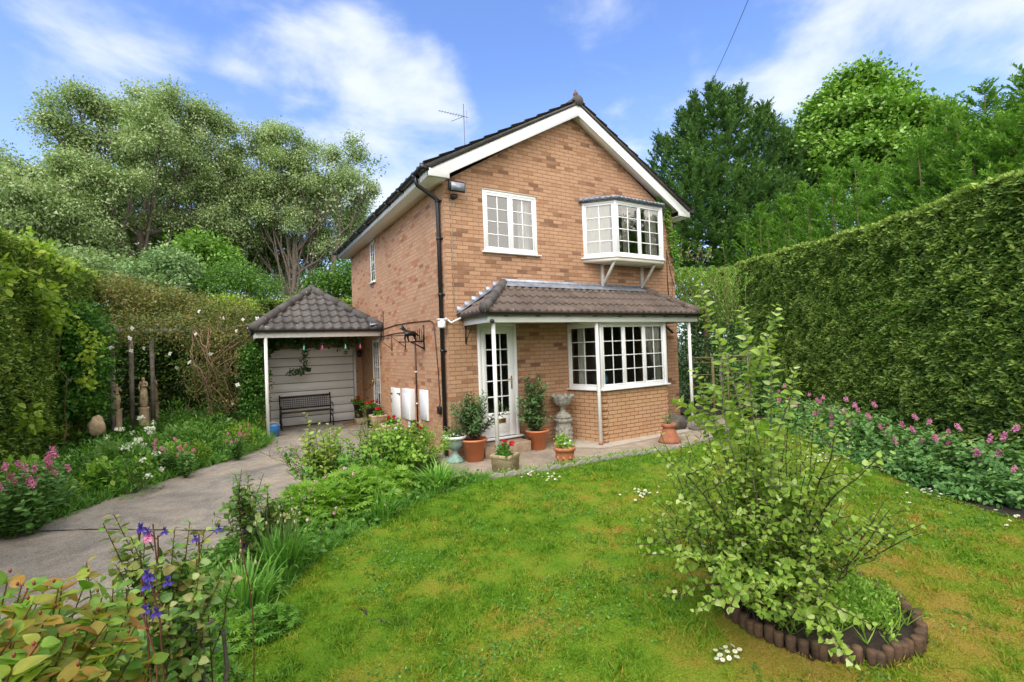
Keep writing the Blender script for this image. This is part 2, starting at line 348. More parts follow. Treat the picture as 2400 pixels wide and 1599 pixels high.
# roof tiles
def tiles(mb,O,U,Sd,Nn,ls,gauge,a,b,wave,amp,thick,sub=8,rg=None):
    O,U,Sd,Nn=[np.array(x,float) for x in(O,U,Sd,Nn)]
    n=int(math.ceil(ls/gauge))
    for i in range(n):
        s0,s1=i*gauge,min(ls,(i+1)*gauge+.03)
        amin=min(a(s0),a(s1)); bmax=max(b(s0),b(s1))
        m=max(2,int((bmax-amin)/wave*sub)+1); u=np.linspace(amin,bmax,m)
        ph=2*math.pi*u/wave; h=amp*(np.clip(np.cos(ph),-.35,1)+.35)
        tid=np.floor(u/wave*1.0); jit=np.sin(tid*12.9898+i*78.233)*43758.5453; jit=(jit-np.floor(jit)-.5)*.006
        rows=[(s0-.004,h*0+0.0-.0+jit*0,),(s0,thick+h+jit),(s0+.02,thick+h+jit),(s1,h*.9+.004)]
        V=[]
        for s,hh in rows:
            uu=np.clip(u,a(max(0,s)),b(max(0,s))); V+= [O+U*x+Sd*s+Nn*y for x,y in zip(uu,np.broadcast_to(hh,u.shape))]
        F=[(r*m+k,r*m+k+1,(r+1)*m+k+1,(r+1)*m+k) for r in range(3) for k in range(m-1)]
        mb.add(V,F)
def unit(v): v=np.array(v,float); return v/np.linalg.norm(v)
f=MB(); E0,E1=np.array((-.43,5.0)),np.array((HX,6.86)); sl_=np.linalg.norm(E1-E0); dx,dz=(E1-E0)/sl_
tiles(f,(-.43,-.255,5.0),(0,1,0),(dx,0,dz),(-dz,0,dx),sl_,.335,lambda s:0,lambda s:DB+.42,.3,.022,.03)
tiles(f,(W+.43,-.255,5.0),(0,1,0),(-dx,0,dz),(dz,0,dx),sl_,.335,lambda s:0,lambda s:DB+.42,.3,.022,.03)
f.ext([(-.43,-.245,5.0),(HX,-.245,6.855),(W+.43,-.245,5.0),(W+.3,-.245,4.97),(HX,-.245,6.80),(-.3,-.245,4.97)],(0,DB+.38,0))
roof=f.build('roof',M_['tile_grey'],house,fix=False)
f=MB()
for i in range(18): f.tube([(HX,-.27+i*.44,6.87),(HX,-.27+i*.44+.43,6.875)],[.11,.115],10)
f.build('ridge_tile',M_['tile_grey'],roof)
f=MB().lathe((HX,-.16,6.93),[(.07,0),(.075,.03),(.045,.05),(.04,.07),(.055,.1),(.045,.14),(.025,.16),(.022,.18),(.01,.2),(.004,.215)],14)
f.build('finial',plain('weathered_finial',(.20,.11,.075),.9,.2,12),roof)
f=MB().tube([(.95,1.0,5.78),(.95,1.0,5.98)],.06,12).tube([(.95,1.0,5.98),(.95,1.0,6.02)],.085,12); f.build('roof_vent',M_['black'],roof)
# soffit, fascia, gutter
MB().box(-.345,-.003,-.172,DB+.15,4.842,4.855).build('soffit',M_['cream'],house); MB().box(W+.003,W+.345,-.172,DB+.15,4.842,4.855).build('soffit',M_['cream'],house)
for sgn in(1,-1):
    f=MB()
    xa=lambda x:(x if sgn==1 else W-x)
    f.ext([(xa(0),-.172,4.95),(xa(HX),-.172,6.60),(xa(HX),-.172,6.62),(xa(0),-.172,4.97)],(0,.17,0)); f.build('soffit',M_['cream'],house)
MB().box(-.362,-.347,-.17,DB+.15,4.838,5.0).build('fascia',M_['upvc'],house); MB().box(W+.347,W+.362,-.17,DB+.15,4.838,5.0).build('fascia',M_['upvc'],house)
def gutter(mb,A,B,r=.058,n=8):
    A=np.array(A,float);B=np.array(B,float);d=unit(B-A); sx=np.cross(d,(0,0,1)); up=np.array((0,0,1.))
    V=[];a=np.linspace(math.pi,2*math.pi,n)
    for rr in(r,r-.006):
        for P in(A,B): V+=[P+sx*rr*math.cos(t)+up*rr*math.sin(t) for t in a]
    F=[]
    for q in(0,2):
        for k in range(n-1): F.append((q*n+k,q*n+k+1,(q+1)*n+k+1,(q+1)*n+k))
    F+=[(0,n,3*n,2*n),(n-1,2*n-1,4*n-1,3*n-1)]
    mb.add(V,F)
    for P in(A,B): mb.add([P+sx*r*math.cos(t)+up*r*math.sin(t) for t in a],[list(range(n))])
f=MB(); gutter(f,(W+.425,-.22,5.0),(W+.425,DB+.2,5.0)); g2=f.build('gutter',M_['black'],house,fix=False); MB().box(W+.35,W+.5,-.24,-.2,4.92,5.02).build('end_cap',M_['black'],g2)
f=MB(); gutter(f,(-.425,-.22,5.0),(-.425,DB+.2,5.0)); gt=f.build('gutter',M_['black'],house,fix=False); MB().box(-.50,-.35,-.24,-.2,4.92,5.02).build('end_cap',M_['black'],gt)
for i in range(9): MB().box(-.495,-.362,.2+i*.87,.24+i*.87,4.925,4.955).build('gutter_bracket',M_['black'],gt)
DP=(-.055,.16)
f=MB().tube([(-.425,.2,4.95),(-.425,.2,4.83),(-.40,.2,4.79),(-.11,.17,4.61),(DP[0],.16,4.56),(DP[0],DP[1],4.5),(DP[0],DP[1],0.02)],.036,10)
dp=f.build('downpipe',M_['black'],house,smooth=True)
for z in(4.52,3.85,2.85,1.85,.5): MB().lathe((DP[0],DP[1],z),[(.044,0),(.044,.045)],12).box(-.02,0,.08,.24,z+.01,z+.035).build('pipe_bracket',M_['black'],dp)
f=MB().tube([(W+.42,.5,4.9),(W+.38,.5,4.75),(W+.07,.4,4.55),(W+.05,.4,0)],.036,8); f.build('downpipe',M_['black'],house,smooth=True)

# window maker : O bottom-left corner on the outside plane, u along wall, n outward
def window(parent,O,u,n,w_,h,cas,cols,rows,name='window',fr=.05,depth=.06,glass='glass_up',sill=True,label=None,mats='upvc',cf=.045,flush=False):
    O=np.array(O,float);u=unit(u);n=unit(n);z=np.array((0,0,1.)); f=MB()
    bx=lambda u0,u1,z0,z1,d0,d1: f.obox(O+u*u0+z*z0+n*d0,u*(u1-u0),z*(z1-z0),n*(d1-d0))
    bx(0,w_,0,fr,-depth,0); bx(0,w_,h-fr,h,-depth,0); bx(0,fr,fr,h-fr,-depth,0); bx(w_-fr,w_,fr,h-fr,-depth,0)
    cw=(w_-2*fr)/cas
    for c in range(1,cas): bx(fr+c*cw-.012,fr+c*cw+.012,fr,h-fr,-depth,-.002)
    P=[]; q1,q2,q3,q4,q5=(-.014,-.003,-.011,-.004,.009) if flush else (-.045,-.006,-.034,-.016,.026)
    for c in range(cas):
        a=fr+c*cw+(.012 if c else .002); b=fr+(c+1)*cw-(.012 if c<cas-1 else .002); z0,z1=fr+.002,h-fr-.002
        bx(a,b,z0,z0+cf,q1,q2); bx(a,b,z1-cf,z1,q1,q2); bx(a,a+cf,z0+cf,z1-cf,q1,q2); bx(b-cf,b,z0+cf,z1-cf,q1,q2)
        ga,gb,g0,g1=a+cf,b-cf,z0+cf,z1-cf
        for i in range(1,cols): x=ga+(gb-ga)*i/cols; bx(x-.009,x+.009,g0,g1,q3,q4)
        for j in range(1,rows): q=g0+(g1-g0)*j/rows; bx(ga,gb,q-.009,q+.009,q3+.001,q4+.001)
        P.append((ga,gb,g0,g1))
    o=f.build(name,M_[mats],parent,bevel=.003)
    if label: o['label']=label
    for ga,gb,g0,g1 in P:
        m=MB(); c=O-n*q5; m.add([c+u*ga+z*g0,c+u*gb+z*g0,c+u*gb+z*g1,c+u*ga+z*g1],[(0,1,2,3)]); m.build('pane',M_[glass],o,fix=False)
    if sill:
        m=MB().obox(O-u*.05-z*.028+n*-.02,u*(w_+.1),z*.026,n*.085); m.build('sill',M_[mats],o,bevel=.004)
    return o
def curtain(parent,A,B,z0,z1,waves=6,amp=.02,mat='curtain',gather=None):
    A=np.array(A,float);B=np.array(B,float); m=waves*8; t=np.linspace(0,1,m); d=B-A; nn=unit((-d[1],d[0],0)); V=[]
    for zi,z in enumerate(np.linspace(z0,z1,10)):
        k=1.
        if gather is not None: k=gather+(1-gather)*abs((z-z0)/(z1-z0))**1.5
        for x in t: V.append(A+d*x*k+nn*amp*math.sin(x*waves*2*math.pi)+np.array((0,0,z)))
    F=[(r*m+k,r*m+k+1,(r+1)*m+k+1,(r+1)*m+k) for r in range(9) for k in range(m-1)]
    return mk('curtain',V,F,M_[mat],parent,smooth=True)
wn=window(house,(.77,-.0,3.68),(1,0,0),(0,-1,0),1.186,1.15,2,2,4,label='upstairs window in the gable, two casements with glazing bars')
MB().box(.75,1.98,-.012,.0,4.832,4.846).build('drip_strip',M_['oldpaint'],wn)
curtain(wn,(1.60,.14,0),(1.95,.14,0),3.62,4.84,4)
f=MB().box(.95,1.25,.2,.24,3.6,3.88).tube([(1.05,.2,3.9),(1.2,.21,3.84),(1.3,.2,3.9)],.02); f.build('mirror_stand',M_['black'],wn)
window(house,(0,4.67,3.75),(0,1,0),(-1,0,0),.44,1.07,1,2,4,fr=.03,cf=.022,depth=.03,flush=True,glass='glass',label='narrow upstairs window in the side wall')
sd_=window(house,(0,4.5,.14),(0,1,0),(-1,0,0),.69,2.1,1,3,6,fr=.05,cf=.03,depth=.03,flush=True,glass='glass',name='side_door',sill=False,label='white glazed side door beside the garage')
MB().box(-.05,-.005,5.1,5.13,1.05,1.2).build('handle',M_['brass'],sd_)
# front door
f=MB(); x0,x1,z0,z1=.557,1.373,.25,2.346
for a in((x0,x0+.06,-.03,.03,z0,z1),(x1-.06,x1,-.03,.03,z0,z1),(x0+.06,x1-.06,-.03,.03,z1-.06,z1)): f.box(*a)
dx0,dx1,dz0,dz1=x0+.065,x1-.065,z0+.01,z1-.065
for a in((dx0,dx0+.1,-.02,.02,dz0,dz1),(dx1-.13,dx1,-.02,.02,dz0,dz1),(dx0+.1,dx1-.13,-.02,.02,dz1-.13,dz1),(dx0+.1,dx1-.13,-.018,.02,dz0,.70)): f.box(*a)
f.box(dx0+.13,dx1-.16,-.024,-.0,.32,.62); f.box(dx0+.1,dx1-.13,-.03,-.01,.655,.672)
ga,gb,g0,g1=dx0+.1,dx1-.13,.70,dz1-.13
for i in(1,2): x=ga+(gb-ga)*i/3; f.box(x-.011,x+.011,-.014,.004,g0,g1)
for j in range(1,5): q=g0+(g1-g0)*j/5; f.box(ga,gb,-.0135,.0035,q-.011,q+.011)
fd=f.build('front_door',M_['upvc'],house,bevel=.003); fd['label']='white part glazed front door with brass letterbox'
MB().add([(ga,0,g0),(gb,0,g0),(gb,0,g1),(ga,0,g1)],[(0,1,2,3)]).build('pane',M_['glass'],fd,fix=False)
MB().box(.83,1.08,-.034,-.024,.50,.585).build('letterbox',M_['brass'],fd,bevel=.003)
f=MB().box(1.222,1.248,-.03,-.02,1.12,1.36); f.tube([(1.235,-.03,1.3),(1.235,-.065,1.3),(1.13,-.065,1.305)],.009,8); f.build('handle',M_['brass'],fd)
MB().box(.51,1.43,-.10,.02,.215,.248).build('threshold',M_['upvc'],fd,bevel=.004)
MB().box(1.19,1.235,-.004,.0,1.66,1.71).build('sticker',M_['upvc'],fd)
f=MB().box(.42,1.36,-.44,0,-.02,.19); f.build('doorstep',M_['concrete'],house,bevel=.012,seg=2)
# lower bay
BP=[np.array(p,float) for p in((2.60,0,0),(2.80,-.78,0),(4.56,-.78,0),(4.76,0,0))]
def off(P,d):        # offset polyline outward
    Q=[]
    for i,p in enumerate(P):
        ns=[]
        for a,b in((i-1,i),(i,i+1)):
            if a<0 or b>=len(P): continue
            e=unit(P[b]-P[a]); ns.append(np.array((e[1],-e[0],0)))
        if len(ns)==2:
            m=unit(ns[0]+ns[1]); Q.append(p+m*d/(m@ns[0]))
        else:
            e=ns[0]; q=p+e*d; 
            # keep the end on the wall plane
            dirn=unit(P[1]-P[0]) if i==0 else unit(P[-1]-P[-2]); q=q-dirn*(q[1]/dirn[1]) if abs(dirn[1])>1e-6 else q; Q.append(q)
    return Q
def slab(P,z0,z1,mb=None):
    mb=mb or MB(); return mb.ext([p+np.array((0,0,z0)) for p in P],(0,0,z1-z0))
f=MB()
for a,b in zip(BP,BP[1:]): f.add([a+(0,0,-.1),b+(0,0,-.1),b+(0,0,1.0),a+(0,0,1.0)],[(0,1,2,3)])
for i,c in enumerate(BP[1:3]):       # toothed bricks at the cranked corners
    for k in range(0,13,2): f.box(c[0]-.012,c[0]+.09 if i==0 else c[0]+.012,c[1]-.012,c[1]+.02,.012+k*.075,.068+k*.075)
bw=f.build('bay_wall',M_['brick_bay'],house,uv=True,fix=False)
Q=off(BP,.07)
sl2=slab(Q,1.0,1.03).build('sill',M_['upvc'],bw,bevel=.004)
hd=slab(off(BP,.02),2.30,2.335).build('window_head',M_['upvc'],bw)
def bayface(A,B,z0,h,cas,cols,rows,parent,label,glass='glass'):
    e=B-A; return window(parent,A+np.array((0,0,z0)),e,(e[1],-e[0],0),np.linalg.norm(e),h,cas,cols,rows,glass=glass,sill=False,label=label,fr=.045,cf=.035)
w1=bayface(BP[0],BP[1],1.03,1.27,1,2,4,house,'left face of the ground floor bay window')
w2=bayface(BP[1],BP[2],1.03,1.27,3,2,4,house,'front of the ground floor bay window')
w3=bayface(BP[2],BP[3],1.03,1.27,1,2,4,house,'right face of the ground floor bay window')
for c in BP[1:3]: MB().box(c[0]-.03,c[0]+.03,c[1]-.012,c[1]+.05,1.03,2.3).build('corner_post',M_['upvc'],w2,bevel=.004)
curtain(w2,(4.5,-.68,0),(3.9,-.68,0),1.06,2.28,7,gather=.25); curtain(w2,(4.52,-.62,0),(4.62,-.1,0),1.06,2.28,4)
curtain(w1,(2.78,-.1,0),(2.82,-.3,0),1.06,2.28,3)
# globe and vase on the window board
gl_=thing('desk_globe',(3.0,-.55,1.03),'blue globe standing inside the ground floor bay window','globe')
f=MB().ball((3.0,-.55,1.2),.12,20,14); m,t,b=newmat('globe_map'); t.links.new(ramp(t,noise(t,coord(t),9,3),[(.54,(.05,.28,.5)),(.57,(.5,.42,.2))]),b.inputs['Base Color']); f.build('sphere',m,gl_,smooth=True)
MB().lathe((3.0,-.55,1.03),[(.07,0),(.07,.012),(.015,.02),(.012,.06)],14).build('stand',M_['brass'],gl_)
va=MB().lathe((4.35,-.6,1.03),[(.03,0),(.045,.03),(.045,.07),(.02,.09),(.028,.11)],14).build('vase',M_['upvc'],None,smooth=True); tag(va,'small white vase inside the bay window by the curtain','vase')
# oriel
OPn=[np.array(p,float) for p in((3.11,0,0),(3.60,-.477,0),(4.95,-.477,0),(5.44,0,0))]
f=slab(off(OPn,.05),3.672,3.70); o_s=f.build('oriel_base',M_['upvc'],house,bevel=.004); o_s['label']='projecting board under the upstairs bay window'
slab(off(OPn,.02),3.60,3.67).build('underside',M_['cream'],o_s)
v1=bayface(OPn[0],OPn[1],3.70,1.15,1,2,4,house,'left face of the upstairs bay window','glass_up')
v2=bayface(OPn[1],OPn[2],3.70,1.15,2,2,4,house,'front of the upstairs bay window','glass_up')
v3=bayface(OPn[2],OPn[3],3.70,1.15,1,2,4,house,'right face of the upstairs bay window','glass_up')
for c in OPn[1:3]: MB().box(c[0]-.03,c[0]+.03,c[1]-.01,c[1]+.05,3.70,4.85).build('corner_post',M_['upvc'],v2,bevel=.004)
curtain(v2,(4.9,-.36,0),(4.55,-.36,0),3.72,4.84,5); curtain(v1,(3.2,-.03,0),(3.55,-.36,0),3.72,4.84,5,.012)
curtain(v2,(3.95,-.3,0),(4.2,-.3,0),3.72,4.84,3,gather=.4)
Q=off(OPn,.07); lo=[q+np.array((0,0,4.86)) for q in off(OPn,.03)]; f=MB(); f.ext(lo,(0,0,.03))
mid=[q+np.array((0,0,4.93)) for q in Q]; low=[q+np.array((0,0,4.875)) for q in Q]; top=[p*np.array((1,.0,1))+np.array((0,0,5.03)) for p in OPn]; top[0][0]=3.3; top[1][0]=3.6
base=len(f.V); f.add(low+mid,[(0,1,5,4),(1,2,6,5),(2,3,7,6),(0,1,2,3)])
f.add(mid+[(3.35,-.004,5.04),(5.2,-.004,5.04)],[(0,1,4),(1,2,5,4),(2,3,5)])
orf=f.build('oriel_roof',M_['lead'],house,fix=False)
f=MB()
for a,b in zip(Q,Q[1:]):
    e=b-a; ln=np.linalg.norm(e); k=max(1,int(ln/.105)); e=e/ln; n_=np.array((e[1],-e[0],0))
    for i in range(k):
        c=a+e*(i+.5)*ln/k+n_*.004+np.array((0,0,4.925)); r=ln/k*.5
        P=[c+e*r*math.cos(t)+np.array((0,0,1.))*r*1.0*math.sin(t)-n_*.0+n_*.018*max(0,-math.sin(t)) for t in np.linspace(math.pi,2*math.pi,9)]
        f.ext(P,n_*.008)
f.build('scalloped_edge',M_['lead'],orf)
for x in(3.58,4.75):
    f=MB().box(x-.03,x+.03,-.06,0,3.12,3.60); f.bar((x,-.05,3.16),(x,-.42,3.60),.045,.05,up=(1,0,0)); f.bar((x,-.06,3.585),(x,-.44,3.585),.05,.03)
    f.build('bracket',M_['oldpaint'],house,bevel=.004)
# porch
f=MB(); s_len=math.hypot(1.0,.6); S1=unit((0,1.0,.6)); N1=unit((0,-.6,1.0))
tiles(f,(0,-1.0,2.47),(1,0,0),S1,N1,s_len,.30,lambda s:.2+.95*s/s_len,lambda s:5.42-.65*s/s_len,.155,.024,.034)
sl=math.hypot(.95,.6); S2=unit((.95,0,.6)); N2=unit((-.6,0,.95))
tiles(f,(.2,0,2.47),(0,-1,0),S2,N2,sl,.28,lambda s:0,lambda s:1.0*(1-s/sl),.155,.024,.034)
s3=math.hypot(.65,.6); tiles(f,(5.42,0,2.47),(0,-1,0),unit((-.65,0,.6)),unit((.6,0,.65)),s3,.22,lambda s:0,lambda s:1.0*(1-s/s3),.155,.016,.022)
pr=f.build('porch_roof',M_['tile_brown'],house,fix=False); pr['label']='brown tiled lean-to roof over the front porch'
for A,B in(((.2,-1.0,2.52),(1.15,0,3.11)),((5.42,-1.0,2.52),(4.77,0,3.10))):
    f=MB(); A=np.array(A);B=np.array(B); n_=4
    for i in range(n_):
        a=A+(B-A)*i/n_; b=A+(B-A)*(i+1.03)/n_; f.tube([a,b],[.088,.075],12)
    f.build('hip_tile',M_['tile_grey'] if A[0]<1 else M_['tile_brown'],pr,smooth=True)
f=MB(); f.ext([(1.12,-.006,3.19),(4.8,-.006,3.17),(4.8,-.006,3.10),(4.8,-.15,3.045),(4.8,-.15,3.06),(4.8,-.012,3.115),(1.12,-.012,3.13),(1.12,-.15,3.06)][:2]+[(4.8,-.006,3.09),(1.12,-.006,3.10)],(0,-.008,0))
m_=60
V=[];F=[]
for i in range(m_):
    x=1.1+(4.82-1.1)*i/(m_-1); V+=[(x,-.012,3.125),(x,-.15,3.058+.012*math.sin(x*2*math.pi/.155)),(x,-.175-.01*math.sin(x*19),3.03)]
for i in range(m_-1): F+=[(3*i,3*i+1,3*i+4,3*i+3),(3*i+1,3*i+2,3*i+5,3*i+4)]
f.add(V,F)
for i in range(6):          # stepped flashing climbing the wall on the left
    x=.28+i*.148; z=2.53+i*.0935; f.box(x-.10,x+.1,-.011-.002*(i%2),0,z+.0,z+.12)
f.ext([(.16,-.012,2.50),(1.16,-.012,3.13),(1.16,-.09,3.15),(.16,-.09,2.52)],(0,0,.01))
f.build('flashing',M_['lead'],pr,fix=False)
f=MB().box(.30,5.42,-.935,-.915,2.305,2.43).box(.30,.32,-.914,-.0,2.305,2.43).box(5.40,5.42,-.914,0,2.305,2.43)
f.build('fascia',M_['paint'],pr,bevel=.003)
MB().box(.32,5.40,-.914,-.002,2.345,2.357).build('ceiling',M_['paint'],pr)
f=MB(); gutter(f,(.2,-1.0,2.465),(5.45,-1.0,2.465),.05); gutter(f,(.235,-.98,2.465),(.235,-.02,2.465),.05)
for i in range(8): f.box(.6+i*.63,.63+i*.63,-1.03,-.935,2.405,2.425)
f.build('gutter',M_['black'],pr,fix=False)
for x in(.435,2.64,5.233): 
    p=MB().tube([(x,-.856,.0),(x,-.856,2.305)],.034,12).build('post',M_['paint'],pr,smooth=False)
    if x==2.64: MB().lathe((x,-.856,0),[(.045,0),(.042,.05),(.034,.055)],12).build('foot',M_['chim'],p)
# wall fixtures of the house
b1=MB().box(-.02,0,2.84,3.52,.29,1.06).build('meter_door',M_['paint'],house,bevel=.004); b1['label']='white meter cupboard door with black strap hinges'
for z in(.93,.36): MB().box(-.026,-.02,2.83,3.05,z,z+.02).box(-.03,-.027,2.83,2.87,z-.02,z+.04).build('hinge',M_['iron'],b1)
MB().box(-.032,-.02,3.40,3.5,.9,.93).build('latch',M_['iron'],b1); MB().tube([(-.02,3.44,.8),(-.045,3.44,.77),(-.02,3.44,.7)],.006).build('handle',M_['iron'],b1)
b2=MB().box(-.13,0,1.84,2.36,.46,1.1).build('meter_box',M_['upvc'],house,bevel=.015,seg=2); b2['label']='white plastic meter box standing proud of the wall'
MB().box(-.137,-.13,1.86,2.34,.48,1.0).build('lid',M_['upvc'],b2,bevel=.004); MB().box(-.06,0,2.12,2.2,.02,.46).build('cable_duct',M_['upvc'],b2)
b3=MB().box(-.035,0,1.05,1.5,.52,1.12).build('meter_box',M_['upvc'],house,bevel=.012,seg=2); b3['label']='flat white meter box nearest the corner'
MB().box(-.042,-.035,1.07,1.48,.54,1.06).build('lid',M_['upvc'],b3,bevel=.004)
f=MB().tube([(-.02,1.7,2.12),(-.02,1.7,.33)],.016,8); f.tube([(-.02,1.7,.35),(-.02,1.82,.33),(-.02,1.84,.46)],.016,8)
cd=f.build('conduit',M_['brown'],house,smooth=True)
[MB().box(-.04,0,1.68,1.72,z,z+.03).build('clip',M_['upvc'],cd) for z in(2.1,1.45,.8)]
def path_(pts): return np.array(pts,float)
f=MB().tube([(-.012,4.3,2.5),(-.012,4.05,2.47),(-.012,3,2.51),(-.012,2,2.50),(-.012,.85,2.46),(-.012,.7,2.42),(-.012,.62,2.3),(-.012,.5,1.5),(-.012,.46,.95),(-.03,.46,.85)],.01,6)
f.tube([(-.012,4.2,2.29),(-.012,3,2.32),(-.012,2,2.30),(-.012,1.72,2.28),(-.012,1.70,2.12)],.009,6); f.tube([(-.012,4.02,2.2),(-.012,4.02,2.75),(-.012,3.98,2.9)],.008,6)
cb=f.build('cable',M_['brown'],house)
MB().box(-.06,0,.4,.52,.72,.86).build('junction_box',M_['black'],cb,bevel=.006)
MB().tube([(.13,-.012,4.62),(.13,-.012,2.62),(.2,-.02,2.55)],.006,6).build('cable',M_['edging'],house)
f=MB().tube([(5.62,-.012,4.05),(5.6,-.012,3.4),(5.63,-.012,2.7)],.01,6); f.tube([(5.62,-.012,4.0),(5.7,-.012,3.6),(5.83,-.012,3.2)],.006,6); f.tube([(5.35,-.03,2.3),(5.35,-.03,1.35),(5.1,-.03,1.33)],.015,6); f.tube([(5.4,-.03,2.3),(5.6,-.1,2.1)],.03,8)
f.build('cable',M_['black'],house)
# loose fittings
t_=thing('floodlight',(.17,0,4.66),'black security floodlight on the brick wall beside the eaves','floodlight')
f=MB().obox((.02,-.22,4.62),(.30,0,0),(0,.09,.05),(0,-.03,.17)); f.build('housing',M_['black'],t_,bevel=.01); MB().obox((.045,-.235,4.645),(.25,0,0),(0,-.008,0),(0,-.022,.13)).build('lens',M_['lead'],t_)
MB().box(.12,.22,-.13,0,4.56,4.62).build('mount',M_['black'],t_,bevel=.005)
t_=thing('wall_light',(-.1,.02,2.3),'white sensor lamp at the corner of the house, beside the downpipe','wall light')
MB().lathe((-.12,.0,2.27),[(.062,0),(.07,.02),(.068,.12),(.045,.14)],18).build('shade',M_['upvc'],t_,smooth=True)
f=MB().box(-.2,-.02,-.05,.05,2.41,2.43); f.tube([(-.05,-.0,2.44),(.04,-.06,2.36),(.2,-.12,2.44)],.018,8); f.build('arm',M_['upvc'],t_)
t_=MB().lathe((.345,-.99,2.29),[(.02,0),(.036,.015),(.036,.045),(.02,.065)],14).build('wall_light',M_['black'],None,org=(.36,-.99,2.27)); tag(t_,'small round black lamp under the porch gutter near its left corner','wall light')
def scroll(name,y,z,label,cat,x=0,L0=.36):
    t_=thing(name,(x,y,z),label,cat,'iron brackets on the brick walls'); f=MB()
    f.box(x-.015,x,y-.01,y+.01,z-.3,z+.06); f.bar((x,y,z),(x-L0,y,z+.0),.014); f.bar((x-.01,y,z-.26),(x-L0*.9,y,z-.01),.011)
    f.tube([(x-L0*.95,y,z),(x-L0-.03,y,z-.02),(x-L0-.02,y,z-.06),(x-L0+.02,y,z-.05)],.006,6); f.tube([(x-.02,y,z-.29),(x-.06,y,z-.33),(x-.02,y,z-.35)],.006,6)
    f.build('arm',M_['iron'],t_); return t_
scroll('hanging_bracket',3.36,2.22,'empty iron bracket on the side wall, the one nearer the canopy','bracket'); scroll('hanging_bracket',2.35,2.24,'empty iron bracket on the side wall, next to the animal silhouette','bracket')
t_=thing('hanging_bracket',(.33,0,2.28),'small iron bracket under the porch left of the front door','bracket'); f=MB().box(.32,.34,-.02,0,1.98,2.29); f.bar((.33,-.02,2.28),(.33,-.3,2.28),.012); f.bar((.33,-.02,2.02),(.33,-.26,2.27),.01); f.build('arm',M_['iron'],t_)
t_=thing('animal_bracket',(0,1.19,2.08),'black iron bracket with a fox silhouette and reeds on the side wall','bracket')
f=MB().box(-.02,0,1.18,1.21,1.9,2.4); f.box(-.52,-.02,1.17,1.22,2.06,2.085); f.bar((-.01,1.195,1.93),(-.28,1.195,2.07),.025)
f.build('arm',M_['iron'],t_)
fx=[(-.47,.26),(-.45,.30),(-.44,.35),(-.42,.3),(-.40,.27),(-.36,.22),(-.27,.195),(-.2,.19),(-.14,.14),(-.1,.1),(-.13,.09),(-.17,.12),(-.18,.06),(-.17,0),(-.2,0),(-.21,.06),(-.24,.1),(-.31,.1),(-.32,.05),(-.30,0),(-.33,0),(-.35,.05),(-.36,.1),(-.385,.05),(-.37,0),(-.40,0),(-.41,.06),(-.40,.13),(-.42,.2),(-.46,.225),(-.5,.235)]
f=MB().ext([(x,1.19,2.085+z) for x,z in fx],(0,.008,0)); f.build('fox_silhouette',M_['iron'],t_)
f=MB()
for k in range(6): x=-.16+k*.025; f.bar((x,1.194,2.085),(x+.02*(k%3-1),1.194,2.28+.03*(k%3)),.012,.006)
f.build('reeds',M_['iron'],t_)
# tv aerial on the far side of the roof
ae=at(1068,330,12.0); ax,ay=ae[0],ae[1]
t_=thing('tv_aerial',(ax,ay,6.2),'thin rooftop television aerial on its mast','aerial')
MB().tube([(ax,ay,6.1),(ax,ay,8.1)],.008,6).build('mast',M_['tv'],t_)
f=MB().tube([(ax-.72,ay-.1,7.72),(ax+.12,ay,7.78)],.006,6)
for i in range(11):
    k=i/10; c=np.array((ax-.70+.78*k,ay-.1+.1*k,7.72+.055*k)); h=.05+.07*k if i<9 else .17; f.tube([c-(0,0,h) if i>8 else c-(0.02,.0,h*.5),c+(0,0,h) if i>8 else c+(.02,0,h*.5)],.004,4)
f.tube([(ax-.35,ay,7.58),(ax,ay,7.78)],.006,4); f.build('antenna_array',M_['tv'],t_)
# overhead cable
A=at(1622,215,27.5); B=at(1722,-40,20); B2=B+(B-A)*1.2
c_=mk('overhead_cable',*tube(curve(A,B2,(0,0,-.5),16),.012,5),M_['black'],None); tag(c_,'thin overhead wire rising from the dark conifer across the sky','cable')

# ================================================ GARAGE with tiled canopy
gar=thing('garage',(-1.4,6.37,0),'attached garage with a white panelled door under a grey hipped tile canopy','garage')
f=MB(); wall_mb(f,lambda u,z:(u,6.37,z),-2.75,0,-.2,2.5,[(-2.46,-.18,-.01,2.08)],(0,1,0),.1)
f.add([(-2.75,6.37,-.2),(-2.75,12.4,-.2),(-2.75,12.4,2.45),(-2.75,6.37,2.45)],[(3,2,1,0)])
f.build('wall',M_['brick_side'],gar,uv=True,fix=False)
f=MB(); nb=9
for i in range(nb):
    z=.01+i*(2.05/nb); f.box(-2.40,-.25,6.42,6.44,z+.007,z+2.05/nb-.007)
gd=f.build('garage_door',M_['paint'],gar,bevel=.004); MB().box(-2.44,-.2,6.445,6.46,.0,2.06).build('groove_shade',M_['black'],gd)  # black sheet gives the grooves between boards their shade by colour
f=MB().box(-2.46,-2.41,6.36,6.44,0,2.07).box(-.24,-.18,6.35,6.44,0,2.07).box(-2.46,-.18,6.355,6.43,2.03,2.09); f.build('door_frame',M_['paint'],gd)
f=MB(); gl=math.hypot(1.45,1.1); SG=unit((0,1.45,1.1)); NG=unit((0,-1.1,1.45))
tiles(f,(-1.425,4.12,2.47),(1,0,0),SG,NG,gl,.27,lambda s:-1.425*(1-s/gl),lambda s:1.425*(1-s/gl),.21,.036,.042)
tiles(f,(-2.85,4.12,2.47),(0,1,0),unit((1.425,0,1.1)),unit((-1.1,0,1.425)),math.hypot(1.425,1.1),.27,lambda s:1.45*s/gl,lambda s:8.2,.21,.036,.042)
